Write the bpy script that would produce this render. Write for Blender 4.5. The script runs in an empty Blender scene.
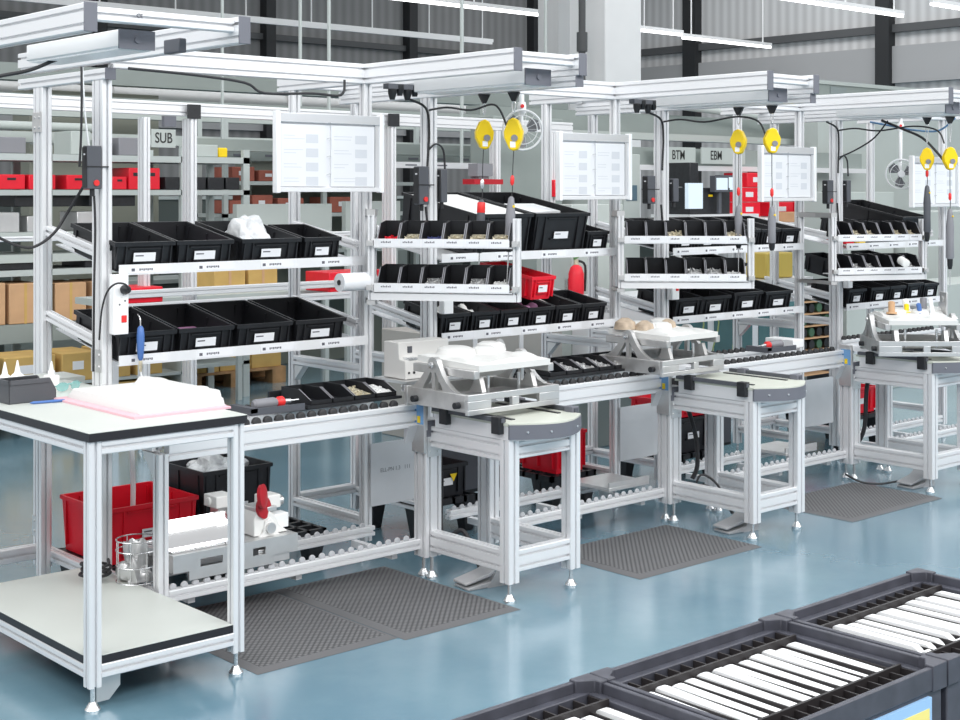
import bpy, bmesh, math, random
from mathutils import Vector, Matrix, Euler
random.seed(11)
sc = bpy.context.scene
COL = sc.collection
R = math.radians

# ------------------------------------------------------------------ materials
def mat(name, col, rough=.5, metal=0.0, noise=0.0, nscale=20.0, alpha=1.0, emit=0.0, trans=0.0, bump=0.0, bscale=200.0, spec=.5, ior=1.45):
    m = bpy.data.materials.new(name); m.use_nodes = True
    nt = m.node_tree; b = nt.nodes['Principled BSDF']
    b.inputs['Base Color'].default_value = (*col, 1)
    b.inputs['Roughness'].default_value = rough
    b.inputs['Metallic'].default_value = metal
    b.inputs['Alpha'].default_value = alpha
    b.inputs['Transmission Weight'].default_value = trans
    b.inputs['Specular IOR Level'].default_value = spec
    b.inputs['IOR'].default_value = ior
    if emit:
        b.inputs['Emission Color'].default_value = (*col, 1)
        b.inputs['Emission Strength'].default_value = emit
    if noise or bump:
        tc = nt.nodes.new('ShaderNodeTexCoord')
    if noise:
        n = nt.nodes.new('ShaderNodeTexNoise'); n.inputs['Scale'].default_value = nscale; n.inputs['Detail'].default_value = 4
        nt.links.new(tc.outputs['Object'], n.inputs['Vector'])
        r = nt.nodes.new('ShaderNodeValToRGB')
        r.color_ramp.elements[0].color = (*[max(0, c*(1-noise)) for c in col], 1)
        r.color_ramp.elements[1].color = (*[min(1, c*(1+noise)) for c in col], 1)
        r.color_ramp.elements[0].position = .3; r.color_ramp.elements[1].position = .7
        nt.links.new(n.outputs['Fac'], r.inputs['Fac']); nt.links.new(r.outputs['Color'], b.inputs['Base Color'])
    if bump:
        n2 = nt.nodes.new('ShaderNodeTexNoise'); n2.inputs['Scale'].default_value = bscale
        nt.links.new(tc.outputs['Object'], n2.inputs['Vector'])
        bp = nt.nodes.new('ShaderNodeBump'); bp.inputs['Strength'].default_value = bump; bp.inputs['Distance'].default_value = .002
        nt.links.new(n2.outputs['Fac'], bp.inputs['Height']); nt.links.new(bp.outputs['Normal'], b.inputs['Normal'])
    return m

ALU = mat('anodised_aluminium', (.80,.805,.82), .36, .35)
ALU2 = mat('brushed_aluminium', (.66,.66,.66), .34, .8, .05, 14)
CAST = mat('cast_aluminium', (.56,.555,.55), .42, .75, .10, 18)
STEEL = mat('zinc_steel', (.78,.79,.80), .25, .9)
SHEET = mat('steel_sheet', (.70,.71,.73), .45, .5, .05, 5)
CAP = mat('grey_end_cap', (.14,.145,.17), .5)
BLK = mat('black_plastic', (.016,.017,.020), .42, 0, .2, 30)
BLKIN = mat('black_bin_plastic', (.011,.0115,.014), .45, 0, .15, 12)
DGREY = mat('dark_grey_plastic', (.085,.09,.105), .45)
MGREY = mat('mid_grey_plastic', (.22,.22,.24), .5)
RUB = mat('black_rubber', (.028,.028,.030), .6)
WHEEL = mat('grey_plastic_wheel', (.46,.47,.49), .4)
RED = mat('red_plastic', (.74,.010,.028), .38, 0, .06, 10)
REDD = mat('dark_red_plastic', (.42,.01,.02), .45)
WHITE = mat('white_plastic', (.86,.87,.88), .4)
PAPER = mat('white_paper', (.74,.75,.775), .6)
OFFW = mat('ivory_plastic', (.80,.80,.78), .45)
LAM = mat('pale_grey_laminate', (.56,.585,.55), .4, 0, .02, 3)
EDGE = mat('black_edge_band', (.018,.018,.022), .4)
CREAM = mat('cream_slide_plate', (.58,.60,.53), .4, 0, .04, 10)
YEL = mat('yellow_enamel', (.86,.60,.008), .32)
INK = mat('printed_ink', (.10,.10,.12), .7)
INKL = mat('pale_grey_print', (.60,.62,.66), .7)
BLUE = mat('blue_plastic', (.07,.16,.42), .4)
STICK = mat('blue_sticker', (.16,.33,.58), .4)
GRNG = mat('pale_green_grey_paint', (.27,.305,.29), .5, 0, .05, 2)
GRNW = mat('greenish_white_paint', (.44,.48,.46), .5, 0, .03, 2)
CARD = mat('brown_cardboard', (.55,.34,.19), .8, 0, .08, 6)
CARDY = mat('yellowish_cardboard', (.55,.36,.12), .8, 0, .10, 6)
WOOD = mat('pallet_wood', (.40,.23,.11), .8, 0, .30, 9)
TEAL = mat('teal_glass', (.06,.16,.17), .12, 0, .25, 2)
PINK = mat('pink_foam', (.36,.17,.30), .9, 0, .12, 60)
PINKL = mat('pale_pink_foam', (.72,.44,.49), .9)
CLEAR = mat('clear_film', (.92,.93,.95), .15, 0, 0, 1, 1, 0, .75, .6, 60)
BRASS = mat('brass_screws', (.62,.56,.42), .4, .6, .25, 60)
SCREW = mat('zinc_screws', (.60,.60,.60), .35, .7, .3, 60)
HOLDER = mat('silver_frame', (.66,.67,.69), .35, .5)
CABLE = mat('black_cable', (.022,.022,.025), .5)
WCABLE = mat('white_cable', (.80,.81,.82), .5)
REDPR = mat('red_button', (.75,.03,.03), .4)
CRATEG = mat('crate_dark_grey', (.056,.058,.074), .45, 0, .2, 20)
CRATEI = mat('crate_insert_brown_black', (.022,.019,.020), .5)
LAMPM = mat('lit_tube', (1.0,1.0,1.0), .5, emit=3.0)
TROFF = mat('lamp_housing_white', (.80,.80,.80), .5)

# ------------------------------------------------------------------ mesh builder
AX = {'X': Vector((1,0,0)), 'Y': Vector((0,1,0)), 'Z': Vector((0,0,1))}
class MB:
    def __init__(s): s.bm = bmesh.new(); s.mats = [None]; s.cur = 0
    def use(s, m):
        if m not in s.mats: s.mats.append(m)
        s.cur = s.mats.index(m); return s
    def face(s, vs):
        try:
            f = s.bm.faces.new(vs); f.material_index = s.cur; return f
        except ValueError: return None
    def box(s, x0, x1, y0, y1, z0, z1, M=None):
        P = [(x0,y0,z0),(x1,y0,z0),(x1,y1,z0),(x0,y1,z0),(x0,y0,z1),(x1,y0,z1),(x1,y1,z1),(x0,y1,z1)]
        v = [s.bm.verts.new(M @ Vector(p) if M else p) for p in P]
        for f in ((3,2,1,0),(4,5,6,7),(0,1,5,4),(1,2,6,5),(2,3,7,6),(3,0,4,7)): s.face([v[i] for i in f])
        return s
    def loft(s, rings, cap=True, closed=True):
        vr = [[s.bm.verts.new(p) for p in r] for r in rings]
        n = len(vr[0])
        for a, b in zip(vr, vr[1:]):
            for i in range(n if closed else n-1):
                j = (i+1) % n
                s.face([a[i], a[j], b[j], b[i]])
        if cap:
            s.face(list(reversed(vr[0]))); s.face(vr[-1])
        return s
    def cyl(s, p, q, r, r2=None, n=16, cap=True):
        p, q = Vector(p), Vector(q); r2 = r if r2 is None else r2
        d = (q-p).normalized(); u = d.orthogonal().normalized(); w = d.cross(u)
        ring = lambda c, rr: [c + rr*(math.cos(2*math.pi*i/n)*u + math.sin(2*math.pi*i/n)*w) for i in range(n)]
        return s.loft([ring(p, r), ring(q, r2)], cap)
    def lathe(s, p, d, prof, n=18):
        p, d = Vector(p), Vector(d).normalized(); u = d.orthogonal().normalized(); w = d.cross(u)
        rings = []
        for h, rr in prof:
            c = p + d*h; rr = max(rr, .0003)
            rings.append([c + rr*(math.cos(2*math.pi*i/n)*u + math.sin(2*math.pi*i/n)*w) for i in range(n)])
        return s.loft(rings, True)
    def tube(s, pts, r, n=7, smooth=4):
        pts = [Vector(p) for p in pts]
        if smooth > 1 and len(pts) > 2:
            out = []
            for i in range(len(pts)-1):
                p0 = pts[max(i-1,0)]; p1 = pts[i]; p2 = pts[i+1]; p3 = pts[min(i+2,len(pts)-1)]
                for k in range(smooth):
                    t = k/smooth
                    out.append(.5*((2*p1)+(p2-p0)*t+(2*p0-5*p1+4*p2-p3)*t*t+(3*p1-p0-3*p2+p3)*t**3))
            out.append(pts[-1]); pts = out
        rings = []; u = None
        for i, p in enumerate(pts):
            d = (pts[min(i+1,len(pts)-1)] - pts[max(i-1,0)]).normalized()
            if u is None: u = d.orthogonal().normalized()
            else:
                u = (u - d*u.dot(d)); u = u.normalized() if u.length > 1e-6 else d.orthogonal().normalized()
            w = d.cross(u)
            rings.append([p + r*(math.cos(2*math.pi*k/n)*u + math.sin(2*math.pi*k/n)*w) for k in range(n)])
        return s.loft(rings, True)
    def prism(s, poly, axis, a, b):
        # poly: 2D points (i,j) in the two other axes in order; extruded along axis from a to b
        def P(p, t):
            if axis == 'X': return (t, p[0], p[1])
            if axis == 'Y': return (p[0], t, p[1])
            return (p[0], p[1], t)
        return s.loft([[P(p, a) for p in poly], [P(p, b) for p in poly]], True)
    def prof(s, p, q, w, h, wv, slot=True):
        # aluminium T-slot profile: w along wv, h along (dir x wv)
        p, q = Vector(p), Vector(q); d = (q-p).normalized(); wv = Vector(wv).normalized(); hv = d.cross(wv)
        if not slot:
            sec = [(-w/2,-h/2),(w/2,-h/2),(w/2,h/2),(-w/2,h/2)]
        else:
            sec = []; sw = .0052; sd = .013
            cs = [(-w/2,-h/2),(w/2,-h/2),(w/2,h/2),(-w/2,h/2)]
            for i in range(4):
                a = Vector(cs[i]); b = Vector(cs[(i+1)%4]); e = b-a; L = e.length; e = e/L; nrm = Vector((-e.y, e.x))
                c = .003
                sec.append(a + e*c)
                n = max(1, round(L/.043))
                for k in range(n):
                    m = a + e*((k+.5)*L/n)
                    sec += [m-e*sw, m-e*sw+nrm*sd, m+e*sw+nrm*sd, m+e*sw]
                sec.append(b - e*c)
        ring = lambda c: [c + wv*x[0] + hv*x[1] for x in sec]
        return s.loft([ring(p), ring(q)], True)
    def build(s, name, m=None, parent=None, loc=None, rot=None, bev=0, smooth=True, label=None):
        bmesh.ops.recalc_face_normals(s.bm, faces=s.bm.faces)
        me = bpy.data.meshes.new(name); s.bm.to_mesh(me); s.bm.free()
        s.mats[0] = m if m else (s.mats[1] if len(s.mats) > 1 else None)
        for mm in s.mats: me.materials.append(mm)
        o = bpy.data.objects.new(name, me); COL.objects.link(o)
        if parent: o.parent = parent
        if loc: o.location = loc
        if rot: o.rotation_euler = rot
        if smooth:
            me.shade_smooth(); me.set_sharp_from_angle(angle=R(35))
        if bev:
            b = o.modifiers.new('bevel', 'BEVEL'); b.width = bev; b.segments = 2; b.limit_method = 'ANGLE'; b.angle_limit = R(40)
            b.harden_normals = False
        if label: o['label'] = label
        return o

def tag(o, label, cat, group=None, kind=None):
    o['label'] = label; o['category'] = cat
    if group: o['group'] = group
    if kind: o['kind'] = kind
    return o
def thing(name, label, cat, loc=(0,0,0), rot=(0,0,0), group=None):
    o = bpy.data.objects.new(name, None); COL.objects.link(o); o.empty_display_size = .05
    o.location = loc; o.rotation_euler = rot
    return tag(o, label, cat, group)
def struct(name, mb, m, **k):
    o = mb.build(name, m, **k); o['kind'] = 'structure'; return o
def dup(root, loc=None, rot=None, label=None, group=None):
    r = root.copy(); COL.objects.link(r)
    if loc: r.location = loc
    if rot: r.rotation_euler = rot
    if label: r['label'] = label
    if group: r['group'] = group
    for ch in root.children:
        c = ch.copy(); COL.objects.link(c); c.parent = r
        for g in ch.children:
            d = g.copy(); COL.objects.link(d); d.parent = c
    return r
def sub(o, parent, name=None, loc=None, rot=None):
    c = o.copy(); COL.objects.link(c); c.parent = parent
    if loc is not None: c.location = loc
    if rot is not None: c.rotation_euler = rot
    return c
def bxo(name, m, parent, x0, x1, y0, y1, z0, z1, bev=0, label=None):
    return MB().box(x0,x1,y0,y1,z0,z1).build(name, m, parent, bev=bev, label=label)
def text_mesh(txt, size, m, name, parent, loc, rot, extr=.0006):
    cu = bpy.data.curves.new('lettering', 'FONT'); cu.body = txt; cu.size = size; cu.align_x = 'CENTER'; cu.align_y = 'CENTER'; cu.extrude = extr; cu.offset = size*.010
    t = bpy.data.objects.new('lettering', cu); COL.objects.link(t)
    bpy.context.view_layer.update()
    me = bpy.data.meshes.new_from_object(t.evaluated_get(bpy.context.evaluated_depsgraph_get()))
    bpy.data.objects.remove(t); bpy.data.curves.remove(cu)
    me.materials.clear(); me.materials.append(m)
    o = bpy.data.objects.new(name, me); COL.objects.link(o); o.parent = parent; o.location = loc; o.rotation_euler = rot
    return o
ORD = ['first','second','third','fourth','fifth','sixth','seventh','eighth','ninth','tenth','eleventh','twelfth','thirteenth','fourteenth']
# ------------------------------------------------------------------ camera
cam = bpy.data.cameras.new('camera'); co = bpy.data.objects.new('camera', cam); COL.objects.link(co)
cam.sensor_width = 36; cam.lens = 36*1435/960; cam.shift_y = -(360-192)/960
cam.clip_end = 200
co.location = (0,0,1.7)
co.rotation_euler = (R(90), 0, math.atan2(.7466,.6653)-R(90))
sc.camera = co

# ------------------------------------------------------------------ hall
WY, WX = 26.0, 27.4
fl = bpy.data.materials.new('blue_epoxy_floor'); fl.use_nodes = True
nt = fl.node_tree; b = nt.nodes['Principled BSDF']
tc = nt.nodes.new('ShaderNodeTexCoord')
n1 = nt.nodes.new('ShaderNodeTexNoise'); n1.inputs['Scale'].default_value = .9; n1.inputs['Detail'].default_value = 7; n1.inputs['Roughness'].default_value = .62
nt.links.new(tc.outputs['Object'], n1.inputs['Vector'])
rp = nt.nodes.new('ShaderNodeValToRGB'); rp.color_ramp.elements[0].color = (.115,.222,.292,1); rp.color_ramp.elements[1].color = (.185,.305,.365,1)
rp.color_ramp.elements[0].position = .35; rp.color_ramp.elements[1].position = .68
nt.links.new(n1.outputs['Fac'], rp.inputs['Fac']); nt.links.new(rp.outputs['Color'], b.inputs['Base Color'])
n2 = nt.nodes.new('ShaderNodeTexNoise'); n2.inputs['Scale'].default_value = 9; n2.inputs['Detail'].default_value = 5
nt.links.new(tc.outputs['Object'], n2.inputs['Vector'])
mr = nt.nodes.new('ShaderNodeMapRange'); mr.inputs['To Min'].default_value = .14; mr.inputs['To Max'].default_value = .26
nt.links.new(n2.outputs['Fac'], mr.inputs['Value']); nt.links.new(mr.outputs['Result'], b.inputs['Roughness'])
b.inputs['IOR'].default_value = 1.5; b.inputs['Coat Weight'].default_value = .75; b.inputs['Coat Roughness'].default_value = .17
bp = nt.nodes.new('ShaderNodeBump'); bp.inputs['Strength'].default_value = .015; bp.inputs['Distance'].default_value = .01
n3 = nt.nodes.new('ShaderNodeTexNoise'); n3.inputs['Scale'].default_value = 2.5; nt.links.new(tc.outputs['Object'], n3.inputs['Vector'])
nt.links.new(n3.outputs['Fac'], bp.inputs['Height']); nt.links.new(bp.outputs['Normal'], b.inputs['Normal'])
struct('floor', MB().box(-3, WX, -4, WY, -.2, 0), fl)

# ribbed wall cladding
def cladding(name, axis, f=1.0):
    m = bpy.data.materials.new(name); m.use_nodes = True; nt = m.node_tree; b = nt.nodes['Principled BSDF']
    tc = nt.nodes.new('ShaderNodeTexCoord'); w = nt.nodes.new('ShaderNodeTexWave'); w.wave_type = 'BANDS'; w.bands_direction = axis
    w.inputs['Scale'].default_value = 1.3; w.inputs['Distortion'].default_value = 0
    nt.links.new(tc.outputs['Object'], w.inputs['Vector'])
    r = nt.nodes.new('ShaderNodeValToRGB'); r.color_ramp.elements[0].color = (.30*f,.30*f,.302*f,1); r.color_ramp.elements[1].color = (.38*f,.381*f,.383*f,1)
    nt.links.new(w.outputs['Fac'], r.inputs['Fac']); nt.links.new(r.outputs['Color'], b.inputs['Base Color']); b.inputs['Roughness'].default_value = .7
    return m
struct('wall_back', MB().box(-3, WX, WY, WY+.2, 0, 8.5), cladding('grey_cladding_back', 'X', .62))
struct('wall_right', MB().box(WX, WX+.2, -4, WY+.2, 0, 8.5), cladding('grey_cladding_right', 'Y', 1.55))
struct('ceiling', MB().box(-3, WX+.2, -4, WY+.2, 8.5, 8.7), mat('ceiling_white', (.7,.7,.7), .8))
BEAM = mat('dark_steel_column', (.022,.023,.025), .6); BAND = mat('dark_purlin', (.085,.087,.09), .6); LBAND = mat('light_wall_band', (.36,.36,.365), .6)
for i, (x, w) in enumerate(((8.2,.2),(13.1,.22),(17.0,.24),(20.9,.24),(24.9,.32))):
    struct('trim_%d' % (i+1), MB().box(x-w/2, x+w/2, WY-.25, WY, 0, 8.5), BEAM)
for i, (y, w) in enumerate(((22.8,.40),(17.4,.34),(11.0,.34))):
    struct('trim_%d' % (i+6), MB().box(WX-.25, WX, y-w/2, y+w/2, 0, 8.5), BEAM)
for i, (z0, z1, m) in enumerate(((5.15,5.32,BAND),(4.05,4.85,LBAND))):
    struct('trim_%d' % (i+9), MB().box(WX-.12, WX, -4, WY-.2, z0, z1), m)
for i, (z0, z1, m) in enumerate(((4.95,5.08,BAND),(3.0,3.5,LBAND))):
    struct('trim_%d' % (i+11), MB().box(-3, WX-.2, WY-.12, WY, z0, z1), m)
# free-standing white column with a rain pipe
struct('trim_13', MB().box(16.55,17.4,15.6,16.4,0,8.5), mat('white_column', (.80,.80,.80), .6, 0, .03, 1.5), bev=.02)
struct('trim_14', MB().box(17.3,17.8,17.4,17.9,0,8.5), mat('pale_grey_column', (.62,.62,.62), .6))
o = MB().cyl((16.15,15.72,0.02),(16.15,15.72,8.4),.055).cyl((16.15,15.72,3.9),(16.15,15.72,4.2),.085).build('rain_pipe', BAND)
tag(o, 'thin dark pipe running down beside the white column', 'pipe')

# suspended strip lamps, running along the hall
def lamp(x0, x1, y, z, label, lit=True):
    t = thing('strip_lamp', label, 'lamp', (x0,y,z), group='suspended strip lamps')
    L = x1-x0
    bxo('housing', TROFF, t, 0, L, -.035, .035, .02, .09)
    bxo('tube', LAMPM if lit else TROFF, t, .03, L-.03, -.035, .035, -.03, .02)
    for k in range(max(2, int(L/1.3))):
        x = .3 + k*(L-.6)/max(1, int(L/1.3)-1)
        MB().cyl((x,0,.09),(x,0,8.49-z),.016,n=6).build('suspension_wire', TROFF, t)
lamp(8.6,21.4,23.6,5.0,'long pale strip lamp hanging in front of the left back wall', False)
lamp(13.0,19.1,19.2,5.0,'lit strip lamp ending beside the white column, above the second gantry')
lamp(21.7,23.2,19.65,5.0,'short lit strip lamp just right of the white column')
lamp(23.6,26.7,20.0,5.0,'lit strip lamp in the middle of the right wall')
lamp(18.5,23.8,14.8,5.0,'long lit strip lamp at the top, near the right dark column')
lamp(22.6,26.9,13.5,5.0,'lit strip lamp at the far right edge of the picture')
# overhead ventilation pipe
o = MB().cyl((3.5,14,2.78),(12.3,14,2.72),.10,n=24).cyl((7.2,14,2.76),(7.35,14,2.76),.12,n=24).cyl((9.4,14,2.745),(9.55,14,2.745),.12,n=24).build('ventilation_pipe', mat('grey_duct', (.52,.52,.52), .45, .3))
tag(o, 'long grey ventilation pipe crossing behind the first document holder', 'pipe')

# lights: world ambient plus unseen area lights added around the hall
wd = bpy.data.worlds.new('hall_ambient'); sc.world = wd; wd.use_nodes = True
wd.node_tree.nodes['Background'].inputs[0].default_value = (.97,.985,1,1); wd.node_tree.nodes['Background'].inputs[1].default_value = .62
def area(name, loc, sx, sy, e, rot=(0,0,0), col=(1,1,1)):
    l = bpy.data.lights.new(name, 'AREA'); l.shape = 'RECTANGLE'; l.size = sx; l.size_y = sy; l.energy = e; l.color = col
    o = bpy.data.objects.new(name, l); COL.objects.link(o); o.location = loc; o.rotation_euler = rot; return o
for i, y in enumerate((0.5, 4.5, 8.5, 13, 18)):
    area('overhead_fill_light', (10, y, 8.4), 22, 1.4, 240 if i < 3 else 300)  # added soft light from above, out of view under the ceiling
area('overhead_fill_light', (23.5, 13, 8.4), 3, 20, 700)  # added overhead light that brightens the right wall
area('aisle_fill_light', (5.5,-2.5,6.2), 18, 2.6, 960, (R(52),0,0))  # added out of view, for bright fronts and shadows below the shelves
area('side_fill_light', (-2.4,4.5,5.6), 2.4, 9, 300, (0,R(-56),0))  # second added light, unseen, aimed along the line from its left end
sc.view_settings.view_transform = 'Standard'; sc.view_settings.look = 'None'; sc.view_settings.gamma = 1; sc.view_settings.use_curve_mapping = False
sc.view_settings.exposure = 0.16
# ------------------------------------------------------------------ assembly line frames
INKL2 = mat('faint_stencil_ink', (.30,.31,.33), .7)
YF, YB = 5.32, 5.90
XL = [None, None, 4.03, 5.72, 7.39, 9.06]; XR = [None, 2.72, 4.41, 6.10, 7.78, 9.45]; XS = [None, None, 4.04, 5.66, 7.28]
WHICH = ['', 'nearest the camera, over the white table', 'second', 'third', 'fourth', 'last']
def foot(parent, x, y, h=.09):
    return MB().cyl((x,y,.02),(x,y,h+.01),.008,n=10).lathe((x,y,0),(0,0,1),((0,.024),(.012,.026),(.02,.020),(.035,.011)),16).build('foot', STEEL, parent)
def post(parent, x, y, w, d, z1, z0=.085, feet=True, name='post'):
    o = MB().prof((x,y,z0),(x,y,z1),w,d,(1,0,0)).build(name, ALU, parent)
    if feet:
        if d > .07:
            foot(parent, x, y-.028); foot(parent, x, y+.028)
        else: foot(parent, x, y)
    return o
def beam(parent, p, q, w, h, name='beam', m=ALU, slot=True):
    # w vertical size, h horizontal
    return MB().prof(p, q, w, h, (0,0,1), slot).build(name, m, parent)
def plate(parent, x, y, z, w, h, axis='Y'):
    mb = MB(); mb.box(-w/2,w/2,-.004,0,-h/2,h/2)
    for sx in (-1,1):
        for sz in (-1,1): mb.cyl((sx*w*.26,-.008,sz*h*.26),(sx*w*.26,0,sz*h*.26),.006,n=8)
    return mb.build('joining_plate', ALU2, parent, loc=(x,y,z), rot=(0,0,0) if axis == 'Y' else (0,0,-R(90)))
def gantry(t, xl, xr, yback, yr=None, yf=4.29, dz=0):
    # two roof beams with end caps, front cross beam, tool rail below the right beam
    for x in (xl, xr):
        g = beam(t, (x,yf,2.245+dz),(x,yback,2.245+dz), .092, .045, 'roof_beam')
        MB().box(-.024,.024,-.004,0,-.048,.048).build('end_cap', CAP, g, loc=(x,yf,2.245+dz), bev=.002)
    beam(t, (xl+.023,yf+.05,2.262+dz),(xr-.023,yf+.05,2.262+dz), .045, .045, 'cross_beam')
    yr = yr or yf+.02
    r = beam(t, (xr,yr,2.1745),(xr,yback,2.1745), .045, .045, 'tool_rail')
    MB().box(-.024,.024,-.004,0,-.024,.024).build('end_cap', CAP, r, loc=(xr,yr,2.1745), bev=.002)

def station(k):
    xl, xr = XL[k], XR[k]; YB = {2:5.90,3:5.85,4:5.80}[k]
    names = {2:'second', 3:'third', 4:'fourth'}
    t = thing('workstation_frame', 'tall aluminium profile frame of the %s workstation with roof beams' % names[k], 'frame', (0,0,0), group='workstation frames along the line')
    post(t, xl, YF, .045, .045, 2.198); post(t, xl, YB, .045, .045, 2.198)
    post(t, xr, YF, .048, .075, 2.150); post(t, xr, YB, .045, .045, 2.150)
    gantry(t, xl, xr, YB+.12)
    for z in (.875, .178):
        for x in (xl, xr):
            beam(t, (x,YF+.023,z),(x,YB-.023,z), .045, .045, 'brace')
    beam(t, (xl+.023,YB,.19),(xr-.023,YB,.19), .045,.045,'brace')
    # gusset below the upper brace
    MB().prism([(YB-.025,.85),(YB-.10,.85),(YB-.025,.775)], 'X', xl-.018, xl+.018).build('gusset', ALU2, t)
    # beam to the previous gantry, cross beam at the back
    xp = XR[k-1]
    beam(t, (xp+.023,YF,2.245),(xl-.023,YF,2.245), .092,.045,'link_beam')
    beam(t, (xl+.023,YB+.09,2.25),(xr-.023,YB+.09,2.25), .06,.045,'cross_beam')
    # sheet panel between the posts below the conveyor
    MB().box(xl+.005,xl+.31,YF-.034,YF-.030,.245,.535).build('sheet_panel', SHEET, t, label='bare steel sheet below the conveyor')
    if k == 2: text_mesh('ELL-PN 1.3   111', .026, INKL2, 'lettering', t, (xl+.15,YF-.0345,.405), (R(90),0,0), .0003)
    return t
# first station: over the table
t1 = thing('workstation_frame', 'tall aluminium profile frame at the left edge, nearest the camera', 'frame', (0,0,0), group='workstation frames along the line')
p = post(t1, 2.72, YF+.03, .045, .09, 2.150); plate(t1, 2.72-.023, YF+.03, 1.02, .085,.09,'X')
p = post(t1, 2.72, YB, .045, .09, 2.150)
plate(t1, 2.6965, YB, 2.0, .085,.085,'X'); plate(t1, 2.6965, YB, .255, .085,.085,'X')
gantry(t1, 2.14, 2.72, 6.1, 5.28, dz=.02)
beam(t1, (2.72,YF+.075,.15),(2.72,YB-.045,.15), .045,.045,'brace')
beam(t1, (2.72,4.93,.147),(2.72,YF-.015,.147), .06,.045,'brace')
beam(t1, (1.9,YB,.15),(2.697,YB,.15), .06,.045,'brace')
text_mesh('CE', .02, INK, 'lettering', t1, (2.33,4.315,2.285), (R(90),0,0))
# dark end unit inside the gantry
bxo('cable_cover', DGREY, t1, 2.555,2.585,4.45,4.56,2.19,2.240, bev=.004)
st = {k: station(k) for k in (2,3,4)}
# fifth station: only its left posts show at the picture's right edge
t5 = thing('workstation_frame', 'single aluminium post and beam at the right edge of the picture', 'frame', (0,0,0), group='workstation frames along the line')
post(t5, 9.06, YF, .045,.045, 2.198); post(t5, 9.06, YB, .045,.045, 2.198)
beam(t5, (7.803,YF,2.245),(9.037,YF,2.245), .092,.045,'link_beam')
beam(t5, (9.06,4.6,2.245),(9.06,6.0,2.245), .092,.045,'roof_beam')
for z in (.875,.178): beam(t5, (9.06,YF+.023,z),(9.06,YB-.023,z), .045,.045,'brace')

# workplace luminaires under the roof beams
PRISM = mat('prismatic_diffuser', (.85,.86,.87), .35, 0, .15, 300, bump=.8, bscale=150)
def luminaire(x0, x1, y0, y1, z0, z1, label):
    t = thing('workplace_luminaire', label, 'lamp', ((x0+x1)/2, y0, z0), group='luminaires under the roof beams')
    w = (x1-x0)/2; L = y1-y0; h = z1-z0
    bxo('housing', TROFF, t, -w, w, .006, L, .006, h, bev=.004)
    bxo('diffuser', PRISM, t, -w+.006, w-.006, .02, L-.02, -.002, .008)
    MB().box(-w,w,0,.008,0,h).cyl((0,-.006,h/2),(0,0,h/2),.012,n=14).build('end_plate', CAP, t)
luminaire(2.31,2.445,4.42,5.15,2.185,2.250,'long white luminaire with grey end under the roof beams nearest the camera')
luminaire(4.18,4.33,4.40,5.15,2.155,2.225,'white luminaire with grey end under the second workstation roof')
luminaire(5.86,6.01,4.40,5.15,2.155,2.225,'white luminaire with grey end under the third workstation roof')
luminaire(7.53,7.68,4.40,5.15,2.155,2.225,'white luminaire under the fourth workstation roof, at far right')

# ------------------------------------------------------------------ conveyors
def wheel_mesh(r, w, m, name):
    mb = MB(); mb.lathe((0,-w/2,0),(0,1,0),((0,r*.35),(0,r*.75),(.002,r*.9),(.004,r),(w-.004,r),(w-.002,r*.9),(w,r*.75),(w,r*.35)),14)
    return mb.build(name, m)
def conveyor(label, x0, x1, y0, y1, ztop, rail, wr, wm, pitch, group, gz=.1):
    t = thing('roller_conveyor', label, 'conveyor', (x0, y0, ztop-gz), group=group)
    L = x1-x0; D = y1-y0
    MB().prof((0,0,gz-rail/2),(L,0,gz-rail/2),rail,.04,(0,0,1)).build('side_rail', ALU, t)
    MB().prof((0,D,gz-rail/2),(L,D,gz-rail/2),rail,.04,(0,0,1)).build('side_rail', ALU, t)
    proto = None; n = int((L-.04)/pitch)
    for yy in (.008, D-.008):
        for i in range(n):
            x = .03+i*pitch
            if proto is None:
                proto = wheel_mesh(wr, .022 if wr > .018 else .012, wm, 'wheel'); proto.parent = t; proto.location = (x,yy,gz+.004)
            else: sub(proto, t, loc=(x,yy,gz+.004))
    for x in (.12, L*.5, L-.12):
        MB().prof((x,.02,gz-.06),(x,D-.02,gz-.06),.03,.03,(0,0,1),False).build('cross_bar', ALU, t)
    return t
CY0, CY1 = 4.90, 5.235
BX = {1:(2.76,3.985), 2:(4.46,5.60), 3:(6.08,7.22), 4:(7.70,8.86)}
bn = {1:'leftmost', 2:'second', 3:'third', 4:'rightmost'}
for k,(x0,x1) in BX.items():
    conveyor('upper conveyor with black wheels, %s section of the line' % bn[k], x0, x1, CY0, CY1, .77, .10, .020, RUB, .054, 'upper black wheel conveyors')
    conveyor('low return conveyor with grey wheels, %s section of the line' % bn[k], x0+.0, x1+.02, CY0, CY1, .175, .045, .016, WHEEL, .05, 'low return conveyors', gz=.045)
# post under the left end of the conveyor
t = thing('conveyor_stand', 'slim aluminium stand under the left end of the conveyor', 'stand', (0,0,0))
post(t, 2.735, 4.90, .045,.045, .70); beam(t, (2.735,4.93,.79-.06),(2.735,5.22,.73),.045,.045,'beam')
MB().prism([(4.93,.70),(5.02,.70),(4.93,.60)], 'X', 2.72,2.75).build('gusset', ALU2, t)

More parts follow.
